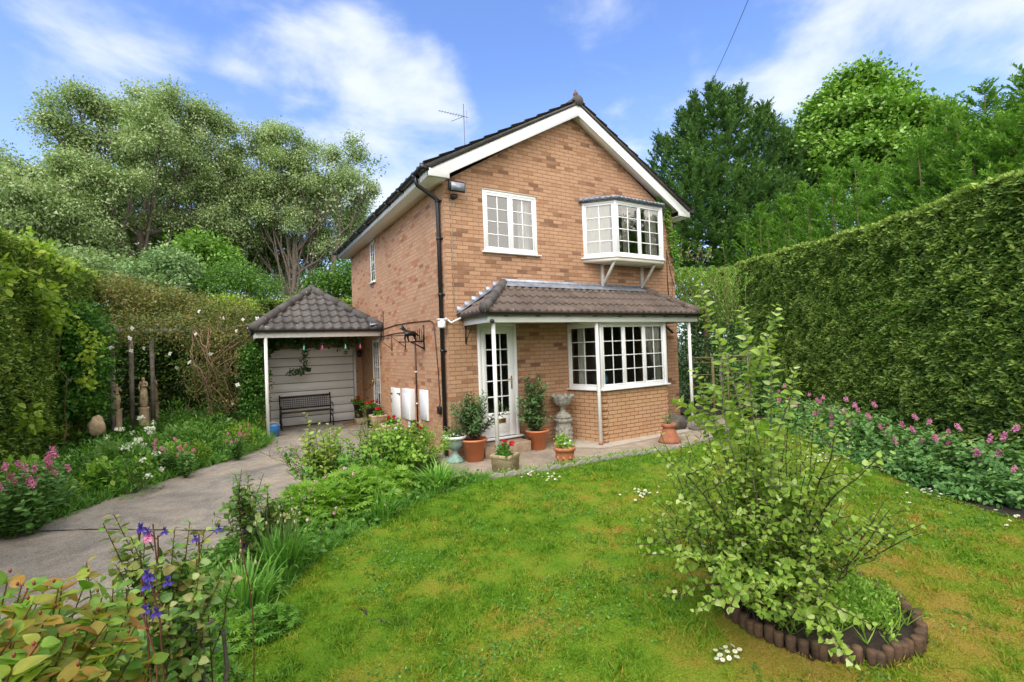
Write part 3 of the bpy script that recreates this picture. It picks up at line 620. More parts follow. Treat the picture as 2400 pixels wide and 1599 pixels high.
tiles(f,(0,4.12,2.47),(0,1,0),unit((-1.425,0,1.1)),unit((1.1,0,1.425)),math.hypot(1.425,1.1),.27,lambda s:1.45*s/gl,lambda s:8.2,.21,.036,.042)
cr=f.build('canopy_roof',M_['tile_grey'],gar,fix=False)
for A,B in(((-2.87,4.1,2.52),(-1.425,5.57,3.62)),((.0,4.1,2.52),(-1.425,5.57,3.62)),((-1.425,5.5,3.62),(-1.425,12.3,3.62))):
    f=MB(); A=np.array(A);B=np.array(B); n_=max(3,int(np.linalg.norm(B-A)/.42))
    for i in range(n_): f.tube([A+(B-A)*i/n_,A+(B-A)*(i+1.03)/n_],[.105,.09],12)
    f.build('hip_tile',M_['tile_grey'],cr,smooth=True)
f=MB().box(-2.80,-.002,4.215,4.235,2.31,2.44).box(-2.80,-2.78,4.236,6.36,2.31,2.44); f.build('fascia',M_['paint'],cr,bevel=.003)
f=MB(); gutter(f,(-2.86,4.14,2.475),(.0,4.14,2.475),.05); f.tube([(-.03,4.14,2.44),(-.03,4.2,2.2)],.02,8); f.build('gutter',M_['black'],cr,fix=False)
MB().box(-2.78,-.002,4.24,6.365,2.40,2.412).build('ceiling',M_['oldpaint'],cr)
MB().ext([(-.32,4.1,2.56),(-.0,4.1,2.62),(-.0,4.7,2.78),(-.2,4.6,2.82)],(0,0,.02)).build('flashing',M_['lead'],cr)
p=MB().tube([(-2.6,4.25,0),(-2.6,4.25,2.31)],.036,12).build('post',M_['paint'],cr)
COLB=[(.15,.55,.45),(.6,.12,.3),(.2,.6,.35),(.6,.1,.2)]; cn=['green','pink','pale green','red']
for i,x in enumerate((-1.81,-1.41,-.88,-.53)):
    t_=thing('hanging_bulb',(x,4.25,2.1),'%s glass bulb hanging from the garage canopy, %s from the left'%(cn[i],['first','second','third','fourth'][i]),'decoration','coloured bulbs under the canopy')
    m,t,b=newmat('coloured_glass'); b.inputs['Base Color'].default_value=(*COLB[i],1); b.inputs['Roughness'].default_value=.1; b.inputs['Alpha'].default_value=.75
    MB().lathe((x,4.25,2.0),[(.004,0),(.020,.02),(.024,.045),(.016,.08),(.011,.1),(.010,.12)],12).build('bulb',m,t_,smooth=True)
    f=MB().lathe((x,4.25,2.12),[(.015,0),(.015,.04)],10); f.tube([(x,4.25,2.16),(x,4.25,2.31)],.004,4); f.build('cord',M_['black'],t_)
t_=thing('wall_light',(-.1,6.3,1.9),'black lantern on the garage pier beside the side door','wall light'); MB().lathe((-.1,6.28,1.78),[(.03,0),(.06,.03),(.075,.15),(.03,.2)],8).build('lantern',M_['black'],t_); MB().bar((-.1,6.37,1.95),(-.1,6.28,1.98),.02).build('arm',M_['black'],t_)
# ================================================ GROUND
def inpoly(P,poly):
    x,y=P[:,0],P[:,1]; poly=np.array(poly)[:,:2]; n=len(poly); c=np.zeros(len(P),bool); j=n-1
    for i in range(n):
        xi,yi=poly[i];xj,yj=poly[j]
        with np.errstate(divide='ignore',invalid='ignore'): q=((yi>y)!=(yj>y))&(x<(xj-xi)*(y-yi)/(yj-yi)+xi)
        c^=q; j=i
    return c
def smoothpoly(P,k=4,amp=0.):
    P=np.array(P,float); n=len(P); O=[]
    for i in range(n-1):
        p0,p1,p2,p3=P[max(0,i-1)],P[i],P[i+1],P[min(n-1,i+2)]
        for t in np.arange(k)/k: O.append(.5*((2*p1)+(-p0+p2)*t+(2*p0-5*p1+4*p2-p3)*t*t+(-p0+3*p1-3*p2+p3)*t**3))
    O.append(P[-1]); return np.array(O)
_VT=np.random.default_rng(1234).uniform(-1,1,(256,256))
def vnoise(x,y,seed=0,oct=4,sc=1.):      # lattice noise, about -1..1
    x=np.asarray(x,float); y=np.asarray(y,float); v=np.zeros(np.broadcast(x,y).shape); a=1.; tot=0
    for o in range(oct):
        th=.6*o+seed; f=sc*.55*2**o; u=(x*math.cos(th)+y*math.sin(th))*f+17.3*seed+o*31; w_=(-x*math.sin(th)+y*math.cos(th))*f+7.7*seed+o*11
        iu,iw=np.floor(u).astype(int),np.floor(w_).astype(int); fu,fw=u-iu,w_-iw; fu=fu*fu*(3-2*fu); fw=fw*fw*(3-2*fw)
        g=lambda p,q:_VT[p%256,q%256]
        v=v+a*((g(iu,iw)*(1-fu)+g(iu+1,iw)*fu)*(1-fw)+(g(iu,iw+1)*(1-fu)+g(iu+1,iw+1)*fu)*fw); tot+=a*a; a*=.6
    return v/tot**.5*1.35
def sheet(name,poly,z,mat,skirt=.0):
    poly=[tuple(p[:2]) for p in poly]; V=[(x,y,z) for x,y in poly]
    o=mk(name,V,[list(range(len(V)))],mat,uv=False); me=o.data
    if me.polygons[0].normal.z<0: me.flip_normals()
    return tag(o,kind='structure')
gm,t,b=newmat('rough_ground'); c=coord(t); t.links.new(ramp(t,noise(t,c,.6,6,.6),[(.3,(.03,.045,.015)),(.7,(.05,.07,.022))]),b.inputs['Base Color']); b.inputs['Roughness'].default_value=1
V=[(-260,-260,-.06),(260,-260,-.06),(260,260,-.06),(-260,260,-.06)]
o=mk('ground',V,[(0,1,2,3)],gm); tag(o,kind='structure')
DRV_L=[(-9.5,-5.2),(-7.2,-1.6),(-5.55,-.21),(-5.37,-.11),(-4.82,.76),(-3.84,2.06),(-3.11,2.95),(-2.62,4.2),(-2.75,6.37)]
DRV_R=[(-7.5,-8.6),(-5.6,-5.0),(-4.64,-3.6),(-4.1,-3.11),(-3.4,-2.2),(-2.66,-.9),(-1.9,.35),(-1.3,.75),(-.75,-.1),(-.56,-.6),(-.62,-1.3)]
LAWN_L=[(-4.3,-7.6),(-3.75,-5.0),(-3.52,-4.38),(-3.27,-3.88),(-2.79,-3.18),(-2.31,-2.64),(-1.41,-2.05),(-.58,-1.66),(-.14,-1.6)]
PAT=[(-.14,-1.6),(.66,-1.76),(1.4,-1.8),(2.01,-1.82),(2.8,-1.93),(3.6,-1.98),(4.6,-1.85),(5.5,-1.5),(6.6,-.9)]
BED_R=[(6.6,-.9),(7.2,-1.3),(7.0,-1.95),(6.2,-2.75),(5.2,-3.75),(4.44,-4.48),(3.75,-5.35),(3.3,-6.3),(3.0,-8.5)]
sl_=smoothpoly; dl,dr,ll,pt,br_=sl_(DRV_L),sl_(DRV_R),sl_(LAWN_L),sl_(PAT),sl_(BED_R)
def concmat(name,c1,c2,c3):
    m,t,b=newmat(name); co_=coord(t); n=noise(t,co_,.9,6,.6,.6); f=noise(t,co_,75,3,.7); g=noise(t,co_,6,5,.65)
    c=ramp(t,n,[(.34,c1),(.5,c2),(.66,c3)]); c=mixc(t,.75,c,ramp(t,f,[(.3,(.55,.55,.57)),(.7,(1.35,1.33,1.3))]),'MULTIPLY'); c=mixc(t,.5,c,ramp(t,g,[(.3,(.68,.66,.62)),(.6,(1.05,1.05,1.05))]),'MULTIPLY')
    st_=ramp(t,noise(t,co_,2.6,6,.7,1.2),[(.35,(.62,.6,.58)),(.55,(1,1,1)),(.7,(1.18,1.12,1.0))]); c=mixc(t,.7,c,st_,'MULTIPLY'); sp=ramp(t,noise(t,co_,70,1,.5),[(.66,(0,0,0)),(.72,(1,1,1))]); c=mixc(t,sp,c,(.5,.48,.44))
    t.links.new(c,b.inputs['Base Color']); b.inputs['Roughness'].default_value=.93; bump(t,b,math_('ADD',f,g,t=t),.006); return m
M_['drive']=concmat('drive_concrete',(.20,.187,.165),(.30,.272,.232),(.40,.34,.268))
M_['patio']=concmat('patio_concrete',(.24,.205,.165),(.35,.285,.215),(.40,.325,.25))
sheet('driveway',list(dl)+[(0.02,6.37),(.02,-.02),(-.15,-.9)]+list(dr[::-1]),-.004,M_['drive'])
sheet('patio',[(-.62,-1.3),(-.56,-.6),(-.2,.02),(7.4,.0)]+list(pt[::-1])+[(-.45,-1.62)],0.0,M_['patio'])
sheet('path',[(2.25,-.02),(5.2,-.02),(5.25,-.98),(2.5,-1.12),(1.9,-.5)],.006,plain('pale_concrete',(.48,.43,.36),.9,.12,6,bmp=.003))
# drive joint with moss
f=MB(); J=np.array([(-5.45,-.18,0),(-4.7,-.62,0),(-4.0,-1.15,0),(-3.05,-1.9,0)]); J=smoothpoly(J,6)
V=[];F=[]
for i,p in enumerate(J): 
    wd=.012+.008*math.sin(i*2.3); V+=[p+(.0,-wd,.002),p+(0,wd,.002)]
for i in range(len(J)-1): F.append((2*i,2*i+2,2*i+3,2*i+1))
tag(mk('drive_joint',V,F,plain('mossy_joint',(.07,.05,.03),1,.3,30)),kind='structure')
f=MB(); V=[];F=[]
for i,p in enumerate(smoothpoly([(1.0,-.5,.002),(1.5,-1.1,.002),(1.95,-1.75,.002)],5)): V+=[p+(-.008,0,0),p+(.008,0,0)]
# soil beds
sheet('flower_bed',list(dr[:])+list(ll[::-1]),-.0015,M_['soil'])
sheet('flower_bed',[(-11,-5)]+list(dl)+[(-2.75,6.4),(-2.8,13),(-11,13)],-.03,M_['soil'])
sheet('flower_bed',list(br_)+[(6.,-8.5),(16,3.2),(7.5,3)],-.002,M_['soil'])
# lawn with mossy patches: tint carried by the mesh, blades share the same function
def patch(x,y):
    v=.36+.10*vnoise(x,y,11,3,.9)+.17*vnoise(x,y,5,3,3.5)+.21*vnoise(x,y,8,3,10)
    near=np.exp(-((x+.6)**2+(y+6.2)**2)/5.)+.9*np.exp(-((x-1.7)**2+(y+5.8)**2)/4.)
    far=np.clip((y+3.2)/1.6,0,1)
    return np.clip(v+.13*near-.30*far-.03,0,1)
lawn_poly=list(ll)+list(pt[1:])+list(br_[1:])
LP=np.array([tuple(p[:2]) for p in lawn_poly])
RC,RR=np.array((.08,-5.92)),.58     # round bed
g=.07; xs=np.arange(-4.4,7.4,g); ys=np.arange(-8.6,-.8,g); X,Y=np.meshgrid(xs,ys); P=np.stack([X.ravel(),Y.ravel()],1)
ins=inpoly(P,LP); ins&=(np.hypot(P[:,0]-RC[0],P[:,1]-RC[1])>RR-.03); ins=ins.reshape(X.shape)
Z=.012+.006*vnoise(X,Y,3,3,2.)
idx=np.arange(X.size).reshape(X.shape); q=ins[:-1,:-1]&ins[1:,:-1]&ins[:-1,1:]&ins[1:,1:]
F=np.stack([idx[:-1,:-1][q],idx[:-1,1:][q],idx[1:,1:][q],idx[1:,:-1][q]],1)
GC=[(.125,.265,.018),(.175,.31,.022),(.25,.33,.03),(.36,.30,.045),(.46,.31,.08)]
lm,t,b=newmat('lawn_turf'); a=t.nodes.new('ShaderNodeAttribute'); a.attribute_name='tint'
c=ramp(t,a.outputs['Fac'],[(i/4,cc) for i,cc in enumerate(GC)]); co_=coord(t)
c=mixc(t,.8,c,ramp(t,noise(t,co_,90,4,.7),[(.3,(.35,.4,.3)),(.7,(1.2,1.2,1.2))]),'MULTIPLY')
t.links.new(c,b.inputs['Base Color']); b.inputs['Roughness'].default_value=1; b.inputs['Specular IOR Level'].default_value=.1; bump(t,b,noise(t,co_,60,4,.7),.03)
lw=mk('lawn',np.stack([X.ravel(),Y.ravel(),Z.ravel()],1),F,lm,tint=patch(X.ravel(),Y.ravel()),smooth=True); tag(lw,kind='structure')
sheet('lawn_edge',[(-4.4,-8.8)]+[tuple(p[:2]) for p in ll]+[tuple(p[:2]) for p in pt[1:]]+[tuple(p[:2]) for p in br_[1:]],.004,M_['soil'])

# ================================================ foliage library
def nrm(v): return v/np.maximum(np.linalg.norm(v,axis=-1,keepdims=True),1e-9)
def rdir(n,r=None): return nrm((r or rng).normal(size=(n,3)))
def frames(X,Nh):      # X axis (N,3), Nh hint normal
    X=nrm(X); Y=nrm(np.cross(Nh,X)); return X,Y,np.cross(X,Y)
T_FLAT=(np.array([(0,0,0),(.45,-.28,.05),(1,0,-.02),(.45,.28,.05)]),np.array([(0,1,2),(0,2,3)]))
T_ROUND=(np.array([(0,0,0),(.25,-.28,.03),(.65,-.30,.02),(1,0,-.06),(.65,.30,.02),(.25,.28,.03)]),np.array([(0,1,2),(0,2,3),(0,3,4),(0,4,5)]))
def _lf(w,cu,k=5,tip=1.):
    t=np.linspace(0,1,k+2); prof=w*1.12*np.sin(np.pi*t**.78)*(1-.22*t); V=[];F=[]
    for a,b in zip(t,prof): V+=[(a,-b,.09*b/w-cu*a*a+.012*math.sin(a*17)),(a,0,-cu*a*a),(a,b,.09*b/w-cu*a*a-.012*math.sin(a*15))]
    for i in range(k+1): o=3*i; F+=[(o,o+1,o+4),(o,o+4,o+3),(o+1,o+2,o+5),(o+1,o+5,o+4)]
    return np.array(V),np.array(F)
_l=lambda w,cu:(np.array([(0,0,0),(.18,-.55*w,.04),(.5,-w,.03-cu*.3),(.82,-.5*w,-.0-cu*.7),(1,0,-cu),(.82,.5*w,-.0-cu*.7),(.5,w,.03-cu*.3),(.18,.55*w,.04),(.25,0,-.0),(.55,0,-.03-cu*.3)]),
  np.array([(0,1,8),(1,2,8),(2,9,8),(2,3,9),(3,4,9),(4,5,9),(5,6,9),(6,8,9),(6,7,8),(7,0,8)]))
T_LEAF=_l(.30,.12); T_OVAL=_l(.36,.10); T_LANCE=_l(.13,.18); T_BIG=_lf(.24,.2)
T_OVAL=_lf(.34,.12,3)
T_NEEDLE=(np.array([(0,-.06,0),(0,.06,0),(.6,.10,.02),(1,0,-.04),(.6,-.10,.02)]),np.array([(0,3,1),(1,3,2),(0,4,3)]))
T_BLADE=(np.array([(0,-.035,0),(0,.035,0),(.5,.028,.04),(1,0,-.06),(.5,-.028,.04)]),np.array([(0,1,2),(0,2,4),(4,2,3)]))
def _star(k=5,r0=.35):
    V=[(0,0,0)]; 
    for i in range(2*k): a=math.pi*i/k; r=.5 if i%2==0 else .5*r0; V.append((r*math.cos(a)+0,r*math.sin(a),.05 if i%2==0 else 0))
    return np.array(V),np.array([(0,i+1,(i+1)%(2*k)+1) for i in range(2*k)])
T_STAR=_star(5,.45); T_FLOWER=_star(5,.75); T_DAISY=_star(8,.8)
T_PALM=(lambda: (lambda V,F:(V,F))(*(lambda k:(np.array([(0,0,0)]+[v for i in range(k) for a in [(-1.15+2.3*i/(k-1))] for v in ((.55*math.cos(a-.2),.55*math.sin(a-.2),.03),(1.0*math.cos(a)*(1-.12*abs(a)),1.0*math.sin(a)*(1-.12*abs(a)),-.05),(.55*math.cos(a+.2),.55*math.sin(a+.2),.03))]),np.array([f for i in range(k) for f in ((0,1+3*i,2+3*i),(0,2+3*i,3+3*i))])))(5)))()
class FB:      # foliage batch
    def __init__(s): s.V=[];s.F=[];s.T=[];s.n=0
    def add(s,T,P,X,Nh,size,tint,wid=1.):
        TV,TF=T; P=np.asarray(P,float).reshape(-1,3); n=len(P)
        if n==0: return s
        X,Y,Z=frames(np.broadcast_to(X,(n,3)),np.broadcast_to(Nh,(n,3))); size=np.broadcast_to(np.asarray(size,float),(n,)); wid=np.broadcast_to(np.asarray(wid,float),(n,))
        V=P[:,None]+size[:,None,None]*(TV[None,:,0,None]*X[:,None]+TV[None,:,1,None]*wid[:,None,None]*Y[:,None]+TV[None,:,2,None]*Z[:,None])
        k=len(TV); s.V.append(V.reshape(-1,3)); s.F.append((TF[None]+s.n+np.arange(n)[:,None,None]*k).reshape(-1,3)); s.n+=n*k
        s.T.append(np.repeat(np.clip(np.broadcast_to(tint,(n,)),0,1),k)); return s
    def build(s,name,mat,parent=None,**k):
        return mk(name,np.concatenate(s.V),np.concatenate(s.F),mat,parent,tint=np.concatenate(s.T),**k)
def puffs(fb,C,R_,per,size,rg,tmpl=T_FLAT,droop=0.,tb=.5,tv=.18,outc=None,up=.35,flat=1.,pj=.12,wid=1.,axis=None):
    """leaf clusters: C (n,3) centres, R_ radius"""
    C=np.asarray(C,float); n=len(C); N_=n*per; c=np.repeat(C,per,0); R_=np.repeat(np.broadcast_to(R_,(n,)),per)
    d=rdir(N_,rg); r=rg.uniform(0,1,N_)**.45; P=c+d*(r*R_)[:,None]*np.array((1,1,flat))
    X=nrm(d*.7+rdir(N_,rg)*.8+np.array((0,0,-droop))) if axis is None else nrm(np.repeat(axis,per,0)+rdir(N_,rg)*.55)
    Nh=nrm(d*.6+np.array((0,0,up))+rdir(N_,rg)*.55)
    pt=np.repeat(rg.normal(tb,pj,n),per)
    fb.add(tmpl,P,X,Nh,size*rg.uniform(.65,1.3,N_),pt+rg.normal(0,tv,N_),wid)
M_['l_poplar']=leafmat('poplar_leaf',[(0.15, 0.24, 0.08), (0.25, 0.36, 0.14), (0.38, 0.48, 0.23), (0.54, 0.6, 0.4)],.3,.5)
M_['l_willow']=leafmat('grey_green_leaf',[(0.09, 0.19, 0.06), (0.17, 0.29, 0.1), (0.27, 0.4, 0.18), (0.38, 0.5, 0.27)],.3)
M_['l_dark']=leafmat('dark_conifer_leaf',[(0.024, 0.07, 0.024), (0.06, 0.14, 0.044), (0.12, 0.23, 0.06), (0.18, 0.32, 0.08)],.15,.6)
M_['l_syc']=leafmat('sycamore_leaf',[(0.07, 0.17, 0.02), (0.14, 0.3, 0.03), (0.24, 0.42, 0.06), (0.42, 0.58, 0.2)],.3)
M_['l_ley']=leafmat('leylandii_leaf',[(0.06, 0.15, 0.02), (0.11, 0.25, 0.03), (0.19, 0.37, 0.05), (0.32, 0.5, 0.1)],.25,.6)
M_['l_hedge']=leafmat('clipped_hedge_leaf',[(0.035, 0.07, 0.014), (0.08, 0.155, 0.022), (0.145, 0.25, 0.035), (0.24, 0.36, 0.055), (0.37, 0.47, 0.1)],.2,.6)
M_['l_mid']=leafmat('garden_leaf',[(0.045, 0.135, 0.022), (0.09, 0.24, 0.03), (0.165, 0.36, 0.045), (0.3, 0.51, 0.09)],.35)
M_['l_bright']=leafmat('bright_leaf',[(0.091, 0.221, 0.026), (0.169, 0.364, 0.039), (0.286, 0.494, 0.065), (0.442, 0.624, 0.13)],.4)
M_['l_valer']=leafmat('valerian_leaf',[(0.06, 0.17, 0.045), (0.11, 0.26, 0.065), (0.2, 0.38, 0.1), (0.32, 0.5, 0.16)],.3)
M_['l_apple']=leafmat('apple_leaf',[(0.13, 0.25, 0.03), (0.23, 0.38, 0.045), (0.36, 0.5, 0.085), (0.56, 0.64, 0.28)],.4)
M_['l_hyper']=leafmat('bronze_leaf',[(0.09, 0.24, 0.03), (0.15, 0.33, 0.04), (0.26, 0.4, 0.05), (0.44, 0.28, 0.06), (0.4, 0.11, 0.05)],.45,.4)
M_['l_rose']=leafmat('rose_leaf',[(0.05, 0.14, 0.03), (0.1, 0.24, 0.045), (0.2, 0.35, 0.07), (0.34, 0.3, 0.09)],.3,.35,.5)
M_['l_clem']=leafmat('clematis_leaf',[(0.06, 0.11, 0.025), (0.13, 0.18, 0.04), (0.22, 0.23, 0.05), (0.33, 0.23, 0.08), (0.42, 0.28, 0.15)],.3)
M_['l_lime']=leafmat('lime_leaf',[(0.144, 0.264, 0.024), (0.264, 0.408, 0.036), (0.432, 0.54, 0.072)],.4)
M_['l_ivy']=leafmat('ivy_leaf',[(0.025, 0.08, 0.02), (0.05, 0.14, 0.03), (0.1, 0.22, 0.05), (0.22, 0.35, 0.09)],.15,.35,.5)
M_['l_olean']=leafmat('oleander_leaf',[(0.036, 0.09, 0.032), (0.072, 0.153, 0.054), (0.135, 0.234, 0.081), (0.216, 0.306, 0.126)],.2,.4)
M_['l_grass']=leafmat('grass_blade',GC,.35,.6,.2)
M_['l_strap']=leafmat('strap_leaf',[(0.06, 0.18, 0.03), (0.12, 0.3, 0.045), (0.21, 0.45, 0.075), (0.39, 0.6, 0.15)],.35)
def petal(name,c,c2=None): return leafmat(name,[c,c2 or tuple(min(1,x*1.3) for x in c)],.3,.6,.2)
M_['f_pink']=petal('pink_petal',(.70,.16,.40),(.88,.42,.66)); M_['f_red']=petal('red_petal',(.5,.012,.015),(.75,.03,.04)); M_['f_white']=petal('white_petal',(.8,.8,.78),(.9,.9,.88))
M_['f_purple']=petal('violet_petal',(.05,.03,.24),(.12,.08,.45)); M_['f_yellow']=petal('yellow_petal',(.7,.55,.04),(.85,.75,.1)); M_['f_pale']=petal('pale_pink_petal',(.75,.4,.55),(.85,.6,.7)); M_['f_black']=petal('dark_petal',(.02,.01,.03),(.05,.02,.06))

# grass blades
def blades(n,area,hgt,seed):
    r=np.random.default_rng(seed); x0,x1,y0,y1=area; P=np.stack([r.uniform(x0,x1,n),r.uniform(y0,y1,n)],1)
    k=inpoly(P,LP)&(np.hypot(P[:,0]-RC[0],P[:,1]-RC[1])>RR+.0); P=P[k]; d=np.hypot(P[:,0]-CP[0],P[:,1]-CP[1])
    k=r.uniform(0,1,len(P))<np.clip(3.6/np.maximum(d,1e-3),0,1)**1.1; P=P[k]; d=d[k]; n=len(P)
    az=r.uniform(0,6.283,n); el=np.radians(np.clip(r.normal(42,24,n),4,88)); X=np.stack([np.cos(az)*np.cos(el),np.sin(az)*np.cos(el),np.sin(el)],1)
    fb=FB(); tn=patch(P[:,0],P[:,1])+.22*vnoise(P[:,0],P[:,1],41,2,34.)+r.normal(0,.16,n); sz=hgt*r.uniform(.5,1.25,n)*np.clip(1+.55*vnoise(P[:,0],P[:,1],43,3,13.),.45,1.9)*np.clip(1-.35*(tn-.5),.5,1.3)
    fb.add(T_BLADE,np.c_[P,np.full(n,.008)],X,rdir(n,r)+np.array((0,0,1.)),sz,tn,wid=2.1*np.clip(d/3.5,1,2.6)); return fb
fb=blades(620000,(-4.4,7.3,-8.2,-.8),.034,21); gb=fb.build('grass',M_['l_grass']); tag(gb,'short mown grass with tan mossy patches covering the lawn','grass',kind='stuff')
# clover-like tufts
r=np.random.default_rng(5); n=15000; P=np.stack([r.uniform(-4,6,n),r.uniform(-8,-1.8,n)],1); k=inpoly(P,LP)&(np.hypot(P[:,0]-RC[0],P[:,1]-RC[1])>RR+.05)&(vnoise(P[:,0],P[:,1],31,4,2.4)>.10); P=P[k]
fb=FB(); puffs(fb,np.c_[P,np.full(len(P),.02)],.05,7,.02,r,T_ROUND,tb=.45,up=1.4,flat=.3); o=fb.build('clover',M_['l_mid']); tag(o,'low clover and weeds scattered through the lawn','clover',kind='stuff')
# daisies
def daisies(pts,label,seed):
    r=np.random.default_rng(seed); P=np.array(pts,float); n=len(P); fb=FB(); up=nrm(np.array((0,0,1.))+r.normal(0,.25,(n,3)))
    h=r.uniform(.03,.055,n); C=P+np.c_[np.zeros((n,2)),h]
    fb.add(T_DAISY,C,nrm(np.cross(up,rdir(n,r))),up,.034*r.uniform(.8,1.2,n),.6)
    fb.add(T_DAISY,C+up*.004,nrm(np.cross(up,rdir(n,r))),up,.030,.3)
    o=fb.build('daisy_patch',M_['f_white'],org=(P[:,0].mean(),P[:,1].mean(),0)); tag(o,label,'daisies','daisies in the lawn',kind='stuff')
    fy=FB(); fy.add(T_DAISY,C+up*.006,nrm(np.cross(up,rdir(n,r))),up,.013,.6); y=fy.build('centres',M_['f_yellow'],o)
    MBs=MB(); [MBs.tube([p,c],.0015,3,False) for p,c in zip(P,C)]; MBs.build('stems',M_['greenstem'],o)
def around(px,py,sx,sy,n,seed):
    r=np.random.default_rng(seed); return [gr(px+r.normal(0,sx),py+r.normal(0,sy)) for _ in range(n)]
daisies([gr(x,y) for x,y in((1645,1512),(1655,1522),(1668,1500),(1672,1516),(1690,1518),(1694,1528),(1661,1532),(1648,1535),(1676,1530),(1700,1510),(1684,1503),(1658,1505))],'small patch of white daisies in front of the round bed',1)
daisies(around(1893,1058,24,8,75,2),'dense white daisy patch in the lawn near the right bed',2)
daisies(around(1476,1140,18,6,22,3),'white daisies in mid lawn left of the apple shrub',3)
daisies(around(2150,1140,40,10,26,4)+around(2320,1205,20,8,6,14),'loose daisies along the near end of the right bed',4)
daisies(around(1270,1103,14,5,14,5)+around(1210,1094,18,4,26,15),'white daisies by the scalloped edging opposite the front door',5)
daisies(around(2040,1082,22,5,12,6)+around(1860,1018,26,8,20,16),'scattered daisies along the middle of the right bed',6)

# ================================================ pots and garden furniture
def lathe_pot(name,c,prof,mat,label,cat,group=None,n=28,soil=None,sub='pot',**k):
    t_=thing(name,c,label,cat,group); MB().lathe(c,prof,n,**k).build(sub,M_[mat],t_,smooth=True)
    if soil: MB().lathe((c[0],c[1],c[2]+soil[1]-.01),[(soil[0],0),(soil[0]*.9,.012),(soil[0]*.3,.016)],20).build('soil',M_['soil'],t_)
    return t_
def stems_leaves(t_,base,tops,bulge,leaf,mat,stemmat,size,step,seed,tmpl=T_LEAF,r0=.006,fan=.8,droop=.0,start=.15,tb=.5,tgrad=.25,tw=.15,name='foliage',whorl=1,ends=True,jit=.012,wid=1.,twigs=0,nj=.6):
    rg=np.random.default_rng(seed); mb=MB(); fb=FB(); E=[]
    def doit(A,B,bl,rr,st):
        P=curve(A,B,bl,9,jit,rg); mb.tube(P,np.linspace(rr,rr*.35,len(P)),4,False); L_=np.linalg.norm(np.diff(P,axis=0),axis=1).sum()
        n=max(2,int(L_*(1-st)/step)); tt=np.linspace(st,1,n); q=np.stack([np.interp(tt,np.linspace(0,1,len(P)),P[:,k]) for k in range(3)],1); ax=nrm(P[-1]-P[len(P)//2])
        for w_ in range(whorl):
            ph=np.arange(n)*2.4+rg.uniform(0,6)+w_*2*math.pi/whorl
            s1=nrm(np.cross(ax,(.3,.2,.9))); s2=np.cross(ax,s1); side=np.cos(ph)[:,None]*s1+np.sin(ph)[:,None]*s2
            X=nrm(side*fan+ax*(1-fan*.6)+rdir(n,rg)*.22+np.array((0,0,-droop))); Nh=nrm(ax*.8+np.array((0,0,.6))+rdir(n,rg)*nj)
            fb.add(tmpl,q,X,Nh,size*rg.uniform(.65,1.2,n)*(1-.3*np.clip((tt-.85)/.15,0,1)),tb+tgrad*(tt-.6)+rg.normal(0,tw,n),wid)
        E.append(P[-1]); return P
    for B in tops:
        A=np.array(base)+rg.normal(0,.02,3)*np.array((1,1,0)) if np.ndim(base)==1 else base[rg.integers(len(base))]
        bl=np.array(bulge(A,B,rg)) if callable(bulge) else bulge
        P=doit(A,np.array(B,float),bl,r0,start)
        for _ in range(twigs):
            k=rg.integers(3,7); d=rdir(1,rg)[0]; d[2]=abs(d[2])*.8+.25; ln=rg.uniform(.12,.3)*np.linalg.norm(P[-1]-P[0])
            doit(P[k],P[k]+nrm(d)*ln,rg.normal(0,.02,3),r0*.6,.1)
    mb.build('stem',M_[stemmat],t_,fix=False); fb.build(name,M_[mat],t_); return E
POT=[(.135,0),(.15,.005),(.185,.26),(.20,.262),(.205,.33),(.23,.335),(.24,.36),(.225,.375),(.20,.36),(.19,.30)]
t_=lathe_pot('potted_shrub',(.22,-.42,0),POT,'terra','dense dark oleander in a terracotta pot left of the front door','potted shrub','terracotta potted shrubs by the front door',soil=(.195,.33))
rg=np.random.default_rng(3)
tops=[(.22+x,-.42+y,z) for x,y,z in zip(rg.normal(0,.18,64),rg.normal(0,.15,64),rg.uniform(.58,1.16,64))]
stems_leaves(t_,(.22,-.42,.33),tops,(0,0,.02),0,'l_olean','twig',.105,.017,3,T_LANCE,.006,.75,start=.3,wid=1.15)
t_=lathe_pot('potted_shrub',(1.55,-.36,0),[(r*.93,z*.96) for r,z in POT],'terra','taller thin bay shrub in a terracotta pot right of the front door','potted shrub','terracotta potted shrubs by the front door',soil=(.18,.32))
tops=[(1.5+x,-.36+y,z) for x,y,z in zip(rg.normal(0,.17,40),rg.normal(0,.13,40),rg.uniform(.6,1.38,40))]
stems_leaves(t_,(1.55,-.36,.3),tops,lambda A,B,r:r.normal(0,.05,3),0,'l_olean','twig',.085,.024,9,T_LEAF,.006,.8,start=.25,tb=.62,twigs=1)
# green and white urn
c=(-.08,-.30,0); t_=thing('garden_urn',c,'green and white plastic urn by the drainpipe at the house corner','urn')
m1=plain('green_urn',(.13,.27,.22),.6,.3,12,c2=(.35,.45,.42))
MB().lathe(c,[(.15,0),(.15,.03),(.12,.06),(.07,.11),(.045,.16),(.05,.2)],24,flute=.03,fk=12).build('foot',m1,t_,smooth=True)
MB().lathe(c,[(.05,.2),(.09,.22),(.145,.28),(.165,.36),(.17,.4)],36,flute=.02,fk=18).build('bowl',m1,t_,smooth=True)
MB().lathe(c,[(.17,.39),(.205,.40),(.215,.43),(.20,.445),(.165,.43),(.16,.40)],28).build('rim',M_['upvc'],t_,smooth=True)
fb=FB(); puffs(fb,np.array([(c[0]+x,c[1]+y,.45) for x,y in((-.09,0),(0,.05),(.08,0),(.02,-.07),(-.13,.03))]),.08,34,.045,rg,T_LEAF,tb=.5); fb.build('foliage',M_['l_mid'],t_)
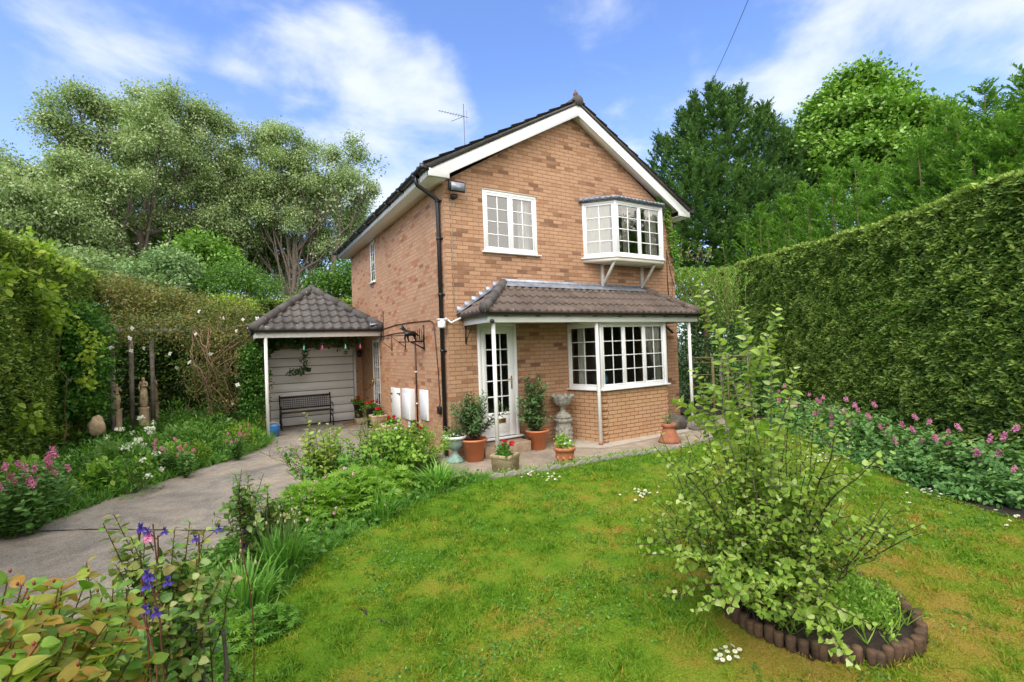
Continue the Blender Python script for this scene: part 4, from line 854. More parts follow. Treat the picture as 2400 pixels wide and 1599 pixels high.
def flower_heads(t_,C,mat,r_,per,size,seed,name='flower',tmpl=T_FLOWER,flat=.7):
    rg=np.random.default_rng(seed); C=np.array(C,float)
    for i in range(0,len(C)):
        fb=FB(); puffs(fb,C[i:i+1],r_,per,size,rg,tmpl,tb=.5,up=.8,flat=flat,tv=.3); fb.build(name,M_[mat],t_)
def geranium(t_,c,spread,h,nf,seed,mat='f_red',leaf='l_mid'):
    rg=np.random.default_rng(seed); fb=FB(); C=np.array(c)+rg.normal(0,1,(14,3))*np.array((spread,spread,h*.25))+(0,0,h*.35); puffs(fb,C,.06,22,.05,rg,T_ROUND,tb=.45,up=.8); fb.build('foliage',M_[leaf],t_)
    H=np.array(c)+rg.normal(0,1,(nf,3))*np.array((spread*.9,spread*.9,.025))+(0,0,h); flower_heads(t_,H,mat,.04,34,.034,seed+1)
    mb=MB(); [mb.tube([np.array(c),p],.003,4,False) for p in H]; mb.build('stem',M_['greenstem'],t_)
def trough(name,x,y,s,h,mat,label,rz=0.,z=0,cat='planter',group=None):
    t_=thing(name,(x,y,z),label,cat,group); f=MB(); a=s*.46;b=s*.5
    f.add([(x-a,y-a,z),(x+a,y-a,z),(x+a,y+a,z),(x-a,y+a,z),(x-b,y-b,z+h*.8),(x+b,y-b,z+h*.8),(x+b,y+b,z+h*.8),(x-b,y+b,z+h*.8)],[(0,3,2,1),(0,1,5,4),(1,2,6,5),(2,3,7,6),(3,0,4,7)])
    f.build('box',M_[mat],t_); e=b+.012; f=MB()
    f.box(x-e,x+e,y-e,y-e+.03,z+h*.8,z+h).box(x-e,x+e,y+e-.03,y+e,z+h*.8,z+h).box(x-e,x-e+.03,y-e+.03,y+e-.03,z+h*.8,z+h).box(x+e-.03,x+e,y-e+.03,y+e-.03,z+h*.8,z+h); f.build('rim',M_[mat],t_,bevel=.005)
    MB().box(x-b+.02,x+b-.02,y-b+.02,y+b-.02,z+h*.8,z+h*.9).build('soil',M_['soil'],t_); t_.rotation_euler=(0,0,rz); return t_
t_=trough('stone_planter',.30,-1.34,.32,.26,'pebble','square stone planter with a red flower at the foot of the left porch post',.5); geranium(t_,(.30,-1.34,.22),.05,.19,4,31)
c=(1.30,-1.52,0); t_=lathe_pot('flower_pot',c,[(.11,0),(.115,.01),(.15,.15),(.155,.2),(.175,.205),(.18,.25),(.165,.26),(.15,.22)],'terra2','embossed terracotta pot of white flowers beside the scalloped edging','flower pot',soil=(.145,.22))
f=MB()
for i in range(8):
    a=i*math.pi/4; p=np.array((c[0]+.133*math.cos(a),c[1]+.133*math.sin(a),.1)); f.ball(p,(.028,.028,.03),8,6)
    f.ball(p+np.array((0,0,.045)),(.016,.016,.012),6,5)
f.build('relief',M_['terra2'],t_,smooth=True)
fb=FB(); puffs(fb,np.array([(c[0]+x,c[1]+y,.3+z) for x,y,z in((-.08,0,0),(.05,.05,.03),(.08,-.05,0),(-.02,-.08,0),(0,.0,.08),(-.07,.05,.06))]),.075,60,.05,rg,T_LEAF,tb=.6); fb.build('foliage',M_['l_bright'],t_); flower_heads(t_,[(c[0]-.04,c[1]-.08,.33),(c[0]+.05,c[1]-.1,.35),(c[0]+.02,c[1]-.02,.4)],'f_white',.025,8,.035,3)
# stone birdbath urn on pedestal
c=(2.24,-.24,0); t_=thing('stone_urn',c,'weathered grey stone urn with a leafy bowl on a carved pedestal by the bay','garden ornament')
MB().lathe(c,[(.19,0),(.19,.04),(.165,.05),(.16,.08),(.18,.2),(.165,.33),(.15,.40),(.185,.42),(.20,.45),(.20,.48)],8,a0=math.pi/8).build('pedestal',M_['stone'],t_,bevel=.006)
MB().lathe(c,[(.16,.48),(.165,.53),(.12,.57),(.07,.60),(.05,.65),(.055,.70),(.075,.72)],24).build('stem',M_['stone'],t_,smooth=True)
MB().lathe(c,[(.07,.71),(.13,.74),(.18,.80),(.205,.88),(.215,.92),(.19,.925),(.15,.88),(.05,.84)],48,flute=.045,fk=10).build('bowl',M_['stone'],t_,smooth=True)
f=MB(); [f.ball((c[0]+.205*math.cos(a),c[1]+.205*math.sin(a),.915),(.035,.035,.03),8,6) for a in np.arange(10)*.628]; f.build('bowl_rim',M_['stone'],t_,smooth=True)
f=MB()
for a in np.arange(8)*math.pi/4:
    for z in(.12,.2,.28): f.ball((c[0]+.163*math.cos(a),c[1]+.163*math.sin(a),z),(.022,.022,.03),6,5)
f.build('carving',M_['stone'],t_,smooth=True)
# chimney pot planter
c=(3.78,-1.48,0); t_=thing('chimney_pot',c,'old flared terracotta chimney pot used as a planter right of the bay','planter')
f=MB(); f.lathe(c,[(.21,0),(.19,.05),(.13,.19),(.115,.26),(.11,.28),(.135,.29),(.14,.35),(.12,.36),(.10,.33)],28); f.build('pot',M_['chim'],t_,smooth=True)
stems_leaves(t_,(c[0],c[1],.3),[(c[0]+x,c[1]+y,z) for x,y,z in zip(rg.normal(0,.07,12),rg.normal(0,.07,12),rg.uniform(.42,.62,12))],(0,0,0),0,'l_willow','greenstem',.045,.014,12,T_LANCE,.003)
flower_heads(t_,[(c[0]-.02,c[1],.68),(c[0]-.07,c[1]+.02,.64)],'f_pink',.02,14,.016,8)
# rock
def rock(c,s,label,seed,mat='stone'):
    b=MB().ball((0,0,0),(1,1,1),24,16); V=np.array(b.V); n=.16*vnoise(V[:,0]*2+seed,V[:,1]*2+V[:,2]*1.7,seed,3,1.2); V=V*(1+n)[:,None]*np.array(s)+np.array(c)
    o=mk('rock',V,b.F,M_[mat],smooth=True,org=c,fix=True); return tag(o,label,'rock')
M_['darkrock']=plain('dark_rock',(.13,.115,.095),.9,.3,10,bmp=.02,bsc=14,c2=(.05,.045,.04))
rock((4.95,-.62,.12),(.26,.2,.18),'dark boulder beside the right porch post',4,'darkrock'); rock((5.35,-.95,.02),(.3,.14,.06),'low flat stone at the foot of the right porch post',6,'darkrock')
# scalloped edging, one block per scallop
P=smoothpoly(PAT[:8],8); seg=np.r_[0,np.cumsum(np.linalg.norm(np.diff(P[:,:2],axis=0),axis=1))]; nb=int(seg[-1]/.235); src=None
for i in range(nb):
    d0=seg[-1]*(i+.5)/nb; x,y=np.interp(d0,seg,P[:,0]),np.interp(d0,seg,P[:,1]); x2,y2=np.interp(d0+.05,seg,P[:,0]),np.interp(d0+.05,seg,P[:,1]); a=math.atan2(y2-y,x2-x)
    lab='scalloped concrete edging block, number %d along the patio edge counted from the driveway end'%(i+1)
    if src is None:
        pr_=[(-.115,0,-.08)]+[(.115*math.cos(t),0,.005+.06*math.sin(t)) for t in np.linspace(math.pi,0,11)]+[(.115,0,-.08)]
        pr_=[(p[0],p[1]-.02,p[2]) for p in pr_]; src=MB().ext(pr_,(0,.045,0)).build('edging_block',M_['edging'],None,bevel=.006,org=(0,0,0)); tag(src,lab,'edging','scalloped edging blocks along the patio'); o=src
    else: o=copy_tree(src,label=lab)
    o.location=(x,y-.02,.012+.006*math.sin(i*2.1)); o.rotation_euler=(R(3*math.sin(i*1.7)),R(2.5*math.sin(i*3.1)),a)
# bench
t_=thing('garden_bench',(-1.55,5.95,0),'black iron bench with dark wood seat against the garage door','bench')
bx0,bx1,by_=-2.2,-.95,5.95
for x in(bx0,bx1):
    f=MB(); f.tube([(x,by_-.22,0),(x,by_-.19,.2),(x,by_-.2,.40),(x,by_-.23,.56),(x,by_-.1,.60),(x,by_+.14,.60)],.016,8); f.tube([(x,by_+.25,0),(x,by_+.18,.25),(x,by_+.14,.42),(x,by_+.22,.82)],.018,8); f.tube([(x,by_-.2,.39),(x,by_+.15,.38)],.016,8)
    f.tube([(x,by_-.2,.2),(x,by_,.3),(x,by_+.2,.2)],.01,6); f.ball((x,by_+.225,.84),.022,8,6); f.build('end_frame',M_['iron'],t_,smooth=True)
f=MB()
for i in range(6): f.box(bx0,bx1,by_-.2+i*.058,by_-.2+i*.058+.048,.405,.427)
M_['slat']=plain('dark_slat',(.055,.04,.032),.5,.3,12); f.build('seat',M_['slat'],t_,bevel=.004)
def bk(x,z,d=0): return (x,by_+.145+(z-.42)*.2+d,z)
f=MB(); f.bar(bk(bx0,.80),bk(bx1,.80),.05,.035,up=(0,1,0)).bar(bk(bx0,.50),bk(bx1,.50),.04,.03,up=(0,1,0)); f.build('back_rail',M_['slat'],t_)
f=MB(); nn_=22
for i in range(nn_):
    for j in range(5):
        x=bx0+.04+(bx1-bx0-.08)*(i+.5)/nn_; z=.535+j*.052; a=np.linspace(0,2*math.pi,9); f.tube([bk(x+.027*math.cos(t),z+.026*math.sin(t)) for t in a],.009,3,False)
f.build('back_lattice',plain('grey_casting',(.2,.2,.22),.5,.2),t_,fix=False)
# blue tub
t_=thing('blue_tub',(-2.45,4.9,0),'blue plastic tub with a white handle by the canopy post','tub'); m=plain('blue_plastic',(.02,.10,.55),.35,.1,4,c2=(.06,.3,.6))
MB().lathe((-2.45,4.9,0),[(.11,0),(.14,.2),(.15,.25),(.155,.26),(.14,.255),(.12,.05)],20).build('tub_body',m,t_,smooth=True); MB().tube(curve((-2.58,4.9,.26),(-2.32,4.9,.26),(0,0,.08)),.006,6).build('handle',M_['upvc'],t_)
o=MB().box(-.72,-.12,5.35,5.75,0,.018).build('doormat',plain('coir_mat',(.28,.15,.06),.95,.2,30,bmp=.004,bsc=150),None,org=(-.42,5.55,0)); tag(o,'brown coir doormat on the drive in front of the side door','doormat')
def black_pot(c,label,seed,h=.42):
    t_=lathe_pot('flower_pot',c,[(.09,0),(.10,.01),(.14,h*.95),(.155,h*.955),(.155,h),(.13,h),(.12,h*.8)],'black',label,'flower pot','black pots of red geraniums',soil=(.12,h*.93)); geranium(t_,(c[0],c[1],c[2]+h),.085,.14,7,seed)
MB_=MB().box(-.42,-.02,5.3,5.75,0,.14); o=MB_.build('step',M_['concrete'],None,org=(-.2,5.5,0),bevel=.008); tag(o,'low concrete step under the black pots at the side door','step')
black_pot((-.30,5.62,.14),'tall black pot of red geraniums on the step, farther of the two',51,.38); black_pot((-.24,4.55,0),'tall black pot of red geraniums in front of the side door, nearer of the two',61,.5)
t_=trough('stone_planter',-.22,3.98,.34,.24,'cream_stone','cream stone planter raised on a plinth, with red geraniums, nearer the side door',0,.14,group='cream stone planters'); geranium(t_,(-.22,3.98,.36),.06,.17,4,71); MB().box(-.34,-.1,3.86,4.1,0,.14).build('plinth',M_['cream_stone'],t_,bevel=.01)
t_=trough('stone_planter',-.2,3.1,.36,.26,'cream_stone','cream stone planter with red geraniums standing below the strap hinged cupboard',0,0,group='cream stone planters'); geranium(t_,(-.2,3.1,.22),.06,.17,4,81)
# half barrel
c=(-.26,1.25,0); t_=thing('barrel_planter',c,'half barrel planter with red flowers below the meter boxes','planter'); MB().lathe(c,[(.16,0),(.2,.02),(.24,.3),(.22,.3),(.21,.25)],18).build('staves',M_['logs'],t_)
MB().lathe(c,[(.209,.06),(.216,.1)],24).lathe(c,[(.238,.22),(.243,.26)],24).build('hoop',M_['iron'],t_); geranium(t_,(c[0],c[1],.27),.12,.13,3,91); flower_heads(t_,[(c[0]+.1,c[1]-.1,.52)],'f_pale',.03,14,.03,4)
t_=lathe_pot('flower_pot',(-.42,1.75,0),[(.13,0),(.16,.24),(.15,.25),(.14,.2)],'logs','small dark wooden tub of foliage beside the half barrel','flower pot',soil=(.13,.22)); geranium(t_,(-.42,1.75,.22),.08,.14,2,95,'f_white')
# ================================================ HEDGES
def hedge(name,A,B,thick,topf,label,seed,dens=900,size=.075,side=1,top=True,z0=.1,mat='l_hedge',ends=(True,False),tb=.5,core=(.03,.055,.016),fdens=None,under=.55):
    """A->B front face line; body lies to the left(side=1)/right(-1) of A->B; topf(s in 0..1)->z"""
    rg=np.random.default_rng(seed); A=np.array(A,float);B=np.array(B,float); Lh=np.linalg.norm(B-A); u=(B-A)/Lh; n=np.array((u[1],-u[0]))*side     # outward
    t_=thing(name,((A[0]+B[0])/2,(A[1]+B[1])/2,0),label,'hedge')
    def wob(s,z): return .045*vnoise(s,z,seed,3,1.3)+.03*vnoise(s,z,seed+1,2,5.)
    # core
    ns,nz=int(Lh/.25)+2,16; V=[];F=[]
    S_=np.linspace(0,1,ns)
    prof=[(0,z) for z in np.linspace(0,1,nz)]+[(x,1) for x in(.3,.7,1)]+[(1,z) for z in(.6,0)]
    for s in S_:
        zt=topf(s)
        for x,z in prof:
            zz=z0*(0 if z==0 else 1)+(zt-.08-z0)*z if z>0 else -.05
            w_=wob(s*Lh,zz); p=A+u*s*Lh-n*(.10-w_+x*(thick-.2)) if x==0 else A+u*s*Lh-n*(.1+x*(thick-.2))
            ib=under*.0
            V.append((p[0],p[1],zz-.02*rg.uniform()))
    m=len(prof)
    for i in range(ns-1):
        for k in range(m-1): F.append((i*m+k,i*m+k+1,(i+1)*m+k+1,(i+1)*m+k))
    F.append(list(range(m))); F.append([(ns-1)*m+k for k in range(m)][::-1])
    mk('branches',V,F,plain('hedge_core',core,1,.3,6,bmp=.05,bsc=20),t_)
    fb=FB(); zm=max(topf(s) for s in(0,.25,.5,.75,1))
    N_=int(Lh*zm*dens); s=rg.uniform(0,1,N_); zt=np.array([topf(x) for x in np.linspace(0,1,50)]); ztop=np.interp(s,np.linspace(0,1,50),zt); z=rg.uniform(0,1,N_)*ztop
    k=(rg.uniform(0,1,N_)<np.clip((z-.0)/under,.12,1)); s,z,ztop=s[k],z[k],ztop[k]; N_=len(s)
    w_=wob(s*Lh,z); g=vnoise(s*Lh,z,seed+2,3,7.)
    lump=.035*vnoise(s*Lh,z,seed+3,2,14.)
    P=np.c_[A[0]+u[0]*s*Lh,A[1]+u[1]*s*Lh,z]; dpt=w_+lump+rg.normal(0,.02,N_)-.03-.10*np.clip((z-ztop+.18)/.18,0,1)**2
    P[:,:2]+=n*dpt[:,None]; n3=np.array((n[0],n[1],0)); u3=np.array((u[0],u[1],0))
    X=nrm(n3*.65+u3*(.25*-side)+np.array((0,0,.18))+rdir(N_,rg)*.7); Nh=nrm(np.array((0,0,1.))+n3*.6+rdir(N_,rg)*.6)
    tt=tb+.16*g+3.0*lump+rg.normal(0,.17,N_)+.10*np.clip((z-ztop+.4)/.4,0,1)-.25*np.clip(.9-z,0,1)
    fb.add(T_NEEDLE,P,X,Nh,size*rg.uniform(.6,1.5,N_),tt,wid=2.2)
    # top
    if top:
        N_=int(Lh*thick*dens*.8); s=rg.uniform(0,1,N_); x=rg.uniform(0,1,N_)**1.3; ztop=np.interp(s,np.linspace(0,1,50),zt)
        P=np.c_[A[0]+u[0]*s*Lh-n[0]*x*thick,A[1]+u[1]*s*Lh-n[1]*x*thick,ztop+.05*vnoise(s*Lh,x*thick,seed+5,3,4)+rg.normal(0,.025,N_)]
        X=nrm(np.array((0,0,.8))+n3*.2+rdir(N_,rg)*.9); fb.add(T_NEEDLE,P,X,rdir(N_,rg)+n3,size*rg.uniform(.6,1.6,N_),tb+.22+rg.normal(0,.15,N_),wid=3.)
    for e,(Pt,on) in enumerate(((A,ends[0]),(B,ends[1]))):
        if not on: continue
        d=-u if e==0 else u; N_=int(thick*topf(e)*dens); x=rg.uniform(0,1,N_); z=rg.uniform(0,1,N_)*topf(e); q=Pt+(-n)*(x*thick)[:,None]+d*(rg.normal(0,.05,N_)+.08*vnoise(x,z,seed,2,4))[:,None]
        X=nrm(np.array((d[0],d[1],.3))+rdir(N_,rg)*.8); fb.add(T_NEEDLE,np.c_[q,z],X,rdir(N_,rg)+np.array((0,0,1.)),size*rg.uniform(.6,1.5,N_),tb+rg.normal(0,.18,N_),wid=3.)
    fb.build('foliage',M_[mat],t_); return t_
# right hedge
HA=np.array((5.5,-5.9)); HB=np.array((12.55,2.7)); hd_=(HB-HA)/np.linalg.norm(HB-HA)
tp=[onwall(px,py,HA,HB) for px,py in((2353,395),(2250,432),(2150,468),(2050,505),(1960,535),(1870,562),(1780,585),(1710,602))]
ss=[(p[:2]-HA)@hd_ for p in tp]; zz=[p[2] for p in tp]
H0=HA-hd_*4.5; HL=np.linalg.norm(HB-H0)+2; H1=H0+hd_*HL
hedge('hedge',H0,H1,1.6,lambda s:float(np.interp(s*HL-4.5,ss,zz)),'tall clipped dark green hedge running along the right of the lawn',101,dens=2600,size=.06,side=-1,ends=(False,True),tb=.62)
# left hedge
LA=np.array((-6.2,-6.)); LB=np.array((-6.2,8.6))
tp=[onwall(px,py,LA,LB) for px,py in((0,530),(60,560),(140,597),(215,630),(268,652))]; sy=[p[1] for p in tp]; sz_=[p[2] for p in tp]
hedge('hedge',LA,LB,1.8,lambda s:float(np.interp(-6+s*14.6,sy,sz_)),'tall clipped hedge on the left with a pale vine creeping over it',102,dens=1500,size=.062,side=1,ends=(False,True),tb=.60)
hedge('hedge',(-6.6,10.6),(-2.2,10.6),1.2,lambda s:3.3+.5*s,'dark hedge behind the pergola',103,dens=420,size=.10,side=1,ends=(False,False),tb=.2)  # leaf tint set darker than on the other hedges
p=at(700,693,21.); hedge('hedge',(-5.,p[1]),(1.6,p[1]),1.5,lambda s:p[2]+.03*math.sin(s*9),'long level hedge top behind the garage roof',104,dens=420,size=.11,side=1,ends=(False,False),tb=.66)
hedge('hedge',(7.6,-13.6),(-9.,-13.6),1.5,lambda s:3.6,'unseen hedge added behind the viewer so the panes mirror greenery',105,dens=160,size=.16,side=1,ends=(False,False),tb=.5)  # added out of view so the windows reflect greenery instead of sky
# vine over the left hedge
rg=np.random.default_rng(8)
def vine_pts(L): return np.array([onwall(px,py,(-5.93,-9),(-5.93,9)) for px,py in L])
def climber(name,label,C,R_,per,size,mat,seed,tmpl=T_ROUND,tb=.5,flat=1.,stems=None,cat='climber',droop=.3,stemmat='vine',org=None,wid=1.,sr=.012,pj=.12):
    rg=np.random.default_rng(seed); C=np.array(C,float); o=org if org is not None else (C[:,0].mean(),C[:,1].mean(),0.)
    t_=thing(name,tuple(o),label,cat); fb=FB(); puffs(fb,C,R_,per,size,rg,tmpl,droop,tb,.18,flat=flat,wid=wid,pj=pj); fb.build('foliage',M_[mat],t_)
    if stems: 
        mb=MB(); [mb.tube(P,np.linspace(sr,sr*.4,len(P)),5,False) for P in stems]; mb.build('stem',M_[stemmat],t_)
    return t_
K=[(102,650),(110,670),(118,690),(112,712),(125,725),(135,700),(138,745),(150,735),(128,655),(172,718),(190,725),(205,735),(8,612),(15,622),(5,640),(95,575),(112,583),(150,608),(165,612),(60,560),(250,668),(256,676),(70,955),(75,975)]
C=vine_pts([(x+rg.normal(0,5),y+rg.normal(0,6)) for x,y in K for _ in range(2)])
climber('vine','pale lime green vine creeping across the face of the left hedge',C,.15,14,.10,'l_lime',9,stems=[curve((-6.1,4.6,0),C[12],(0,.3,0),9,.05),curve((-6.1,6.,0),C[20],(0,.3,0),9,.05)],org=(-6.1,4.6,0))

# ================================================ PERGOLA, climbers, statues
t_=thing('pergola',(-5,7,0),'grey timber pergola smothered in clematis beside the left hedge','pergola')
PX=[at(258,850,14.2),at(302,850,15.),at(350,850,15.4),at(520,880,14.6)]
for p in PX: MB().tube([(p[0],p[1],0),(p[0],p[1],2.55)],.05,10).build('post',M_['wood'],t_)
MB().bar((PX[0][0]-.8,PX[0][1],2.6),(-2.9,6.75,2.6),.07,.13).build('beam',M_['wood'],t_); MB().bar((-6.1,8.8,2.6),(-2.9,8.6,2.6),.07,.13).build('beam',M_['wood'],t_)
for k in range(8): x=-6+k*.42; MB().bar((x,6.2,2.72),(x,9.,2.72),.05,.1).build('rafter',M_['wood'],t_)
rg=np.random.default_rng(12); C=[]
def fillpx(poly,d0,d1,n,rg):      # puff centres inside an outline seen at depth d0..d1
    poly=np.array(poly,float); o=[]
    while len(o)<n:
        q=np.c_[rg.uniform(poly[:,0].min(),poly[:,0].max(),400),rg.uniform(poly[:,1].min(),poly[:,1].max(),400)]; q=q[inpoly(q,poly)]
        o+= [at(a,b,rg.uniform(d0,d1)) for a,b in q]
    return o[:n]
TOPB=[(215,735),(300,730),(400,722),(470,700),(560,695),(600,735),(596,800),(470,800),(380,790),(300,785),(215,800)]
CUR=[(440,760),(600,760),(598,830),(575,905),(540,935),(470,935),(440,890),(415,850),(430,800)]
C=fillpx(TOPB,13.2,14.8,330,rg)+fillpx(CUR,12.9,13.7,200,rg)
st=[]
for k in range(42):
    a=at(rg.uniform(440,590),rg.uniform(745,800),rg.uniform(13,13.6)); b=at(rg.uniform(440,560),rg.uniform(860,950),rg.uniform(12.8,13.4)); st.append(curve(a,b,rg.normal(0,.22,3),12,.03,rg))
for k in range(8):
    a=at(500+rg.normal(0,15),950,13.); st.append(curve(a,at(rg.uniform(450,560),rg.uniform(800,880),13.1),rg.normal(0,.1,3),9,.03,rg))
cc=at(445,870,12.9); st.append(np.array([cc+RT*.22*math.cos(t)+np.array((0,0,1.))*(.3*math.sin(t)) for t in np.linspace(.4,6.1,20)]))
t_=climber('clematis','tangled brownish clematis with bare vines and white flowers over the pergola',C,.22,34,.055,'l_clem',13,T_FLAT,.34,1.,st,org=(-4,6.5,0),sr=.011,pj=.17)
W_=[(450,765),(305,752),(305,775),(425,830),(480,815),(555,735),(572,750),(330,808),(300,810),(260,795),(545,880),(535,920),(510,742),(460,715),(590,745),(205,785),(180,790),(155,870),(402,838),(590,735),(392,815),(540,760)]
for x,y in W_:
    p=at(x+rg.normal(0,5),y+rg.normal(0,4),12.85+rg.normal(0,.06)); nf_=nrm(-FW+rdir(1,rg)[0]*.5); s1=nrm(np.cross(nf_,rdir(1,rg)[0])); s2=np.cross(s1,nf_); fb=FB()
    for a in range(4): fb.add(T_OVAL,p,s1*math.cos(a*1.571)+s2*math.sin(a*1.571),nf_,.06*rg.uniform(.7,1.1),.7,wid=1.1)
    fb.build('flower',M_['f_white'],t_)
BK=[(235,640),(300,650),(400,675),(500,690),(590,715),(600,745),(520,735),(400,738),(230,738)]
C=fillpx(BK,15.2,17.,330,rg); climber('clematis','sunlit yellowish clematis mound spilling over the hedge behind the pergola',C,.34,50,.07,'l_clem',14,T_FLAT,.42,org=(-5,9.3,0),pj=.15)
C=fillpx([(480,690),(560,688),(600,730),(560,720),(520,705)],15,16,46,rg); climber('clematis','fresh lime green growth on top of the pergola next to the tiled canopy',C,.22,36,.07,'l_lime',15,org=(-3.3,8,0))
C=fillpx([(150,700),(235,700),(245,790),(235,880),(240,940),(150,960),(130,900),(140,800)],12.7,13.9,240,rg); climber('ivy','dark ivy column between the left hedge and the pergola, with yellow variegated leaves',C,.24,40,.075,'l_mid',16,tb=.3,org=(-6,5,0),pj=.2)
C=fillpx([(185,745),(240,760),(215,860),(200,900),(190,800)],11.6,12,14,rg); climber('variegated_ivy','yellow variegated ivy patch low on the pergola end',C,.12,14,.08,'l_lime',17,tb=.9,org=(-5.9,4.6,0))
C=fillpx([(560,790),(606,780),(612,900),(600,960),(560,960),(555,860)],12.8,13.3,150,rg); climber('ivy','ivy hanging over the brick beside the canopy post',C,.18,36,.065,'l_mid',18,tb=.15,org=(-2.9,6,0))
# ivy above garage door, beneath the canopy
C=[(rg.uniform(-2.7,-.15),rg.uniform(5.7,6.25),2.34-abs(rg.normal(0,.10))) for _ in range(150)]+[(-2.62+rg.uniform(0,.5)*k,6.2,2.2-.5*(1-k)*rg.uniform()) for k in rg.uniform(0,1,60)]+[(-2.65+rg.normal(0,.04),6.15,z) for z in rg.uniform(.9,2.1,22)]
C+=[(-1.6+rg.normal(0,.03),5.8,z) for z in np.linspace(2.2,1.55,12)]+[(-2.0+.05*k,5.8,1.45+.03*math.sin(k)+.01*k) for k in range(9)]
climber('ivy','dark ivy trailing along the underside of the garage canopy',C,.085,18,.06,'l_ivy',19,tb=.3,org=(-1.4,6,2),stems=[curve((-1.6,5.8,2.3),(-1.58,5.8,1.5)),curve((-1.6,5.8,1.5),(-2.05,5.8,1.45),(0,0,-.05))],sr=.006)
o=MB().lathe((-1.52,5.8,1.46),[(.05,0),(.07,.1),(.06,.1)],12).build('hanging_pot',M_['black'],None,org=(-1.52,5.8,1.46)); tag(o,'small dark pot hanging among trailing ivy before the garage door','hanging pot')
# ivy up the right gable corner
C=[]
for k in np.linspace(0,1,70):
    x,z=(5.35+.5*k*1.0,5.25-.2*k) if k<.25 else (5.58+.22*(k-.25)/.75,5.15-1.2*(k-.25)/.75); C.append((x+rg.normal(0,.05),-.05,z+rg.normal(0,.05)))
C+=[(5.9+rg.normal(0,.05),-.05,4.55-.9*k) for k in rg.uniform(0,1,22)]
climber('ivy','ivy climbing the right edge of the gable beside the upstairs bay',C,.075,14,.05,'l_mid',20,tb=.6,org=(5.7,-.05,4),stems=[curve((5.75,-.02,2.6),(5.6,-.02,5.1),(0.05,0,0),9,.02)],sr=.006)
# statues
def figure(name,loc,h,rz,label,pose=0):
    t_=None; me=bpy.data.meshes.new(name)
    J={'pel':(0,0,.50),'wst':(0,.01,.60),'chs':(0,0,.72),'nck':(0,.0,.83),'hd':(0.01,-.02,.90),'top':(.01,-.02,.955),
       'lh':(.06,0,.47),'lk':(.07,-.08,.30),'la':(.06,0,.06),'lf':(.06,-.07,.03),'rh':(-.06,0,.47),'rk':(-.03,-.03,.27),'ra':(-.04,.02,.06),'rf':(-.04,-.05,.03),
       'ls':(.10,0,.79),'le':(.15,-.03,.66),'lw':(.06,-.12,.70),'rs':(-.10,0,.79),'re':(-.15,.0,.64),'rw':(-.05,-.10,.56)}
    rad=dict(pel=.085,wst=.062,chs=.08,nck=.033,hd=.055,top=.04,lh=.07,lk=.045,la=.03,lf=.02,rh=.07,rk=.05,ra=.035,rf=.02,ls=.042,le=.03,lw=.022,rs=.042,re=.03,rw=.022)
    E=[('pel','wst'),('wst','chs'),('chs','nck'),('nck','hd'),('hd','top'),('pel','lh'),('lh','lk'),('lk','la'),('la','lf'),('pel','rh'),('rh','rk'),('rk','ra'),('ra','rf'),('chs','ls'),('ls','le'),('le','lw'),('chs','rs'),('rs','re'),('re','rw')]
    kk=list(J); bm=bmesh.new(); sk=bm.verts.layers.skin.verify(); vs=[bm.verts.new([c*h for c in J[k]]) for k in kk]
    for i,k in enumerate(kk): vs[i][sk].radius=(rad[k]*h,rad[k]*h); vs[i][sk].use_root=(i==0)
    for a,b in E: bm.edges.new((vs[kk.index(a)],vs[kk.index(b)]))
    bm.to_mesh(me); bm.free(); me.materials.append(M_['cream_stone'])
    o=bpy.data.objects.new('stone_figure',me); COL.objects.link(o); m=o.modifiers.new('skin','SKIN'); m.use_smooth_shade=True; m=o.modifiers.new('sub','SUBSURF'); m.levels=m.render_levels=2
    t_=thing(name,loc,label,'statue','cream stone figures under the pergola'); o.parent=t_; t_.rotation_euler=(0,0,rz)
    b=MB().lathe(tuple(np.array(loc)-np.array((0,0,loc[2]))),[(.14,0),(.14,.05),(.10,.08),(.10,loc[2]-.05),(.12,loc[2])],12); b.build('pedestal',M_['cream_stone'],t_,smooth=False)
    f=MB(); f.lathe(loc,[(.10*h,.02*h),(.11*h,.2*h),(.10*h,.38*h),(.09*h,.5*h)],14,flute=.1,fk=7); f.build('drape',M_['cream_stone'],t_,smooth=True)
for i,(px,py,d,h,lb) in enumerate(((331,936,14.3,.75,'cream stone figure standing between the second and third pergola posts'),(268,940,14.6,.62,'cream stone figure half hidden behind the first pergola post'),(355,925,15.7,.72,'cream stone figure just right of the third pergola post'))):
    p=at(px,py,d); figure('stone_statue',(p[0],p[1],p[2]),h,[-.6,.5,2.2][i],lb)
rock(tuple(at(222,945,12.5)*np.array((1,1,.7))),(.13,.12,.2),'pale garden stone at the foot of the left hedge end',9,'cream_stone')
M_['arbour']=plain('weathered_arbour',(.22,.18,.09),.85,.3,9)
ap=at(1640,900,11.8); aq=at(1722,880,12.6)
t_=thing('garden_arbour',(ap[0],ap[1],0),'tan timber lattice arbour behind the apple shrub near the right hedge','arbour')
P4=[ap[:2],ap[:2]+np.array((-.3,.35)),aq[:2],aq[:2]+np.array((-.3,.35))]
for q in P4: MB().bar((q[0],q[1],0),(q[0],q[1],1.5),.05).build('post',M_['arbour'],t_)
for a,b in((P4[0],P4[1]),(P4[2],P4[3])):
    for k in range(5): MB().bar((a[0],a[1],.3+k*.27),(b[0],b[1],.3+k*.27),.02).build('rung',M_['arbour'],t_)
MB().bar((*P4[0],1.5),(*P4[1],1.5),.04).build('top_rail',M_['arbour'],t_); MB().bar((*P4[2],1.5),(*P4[3],1.5),.04).build('top_rail',M_['arbour'],t_)

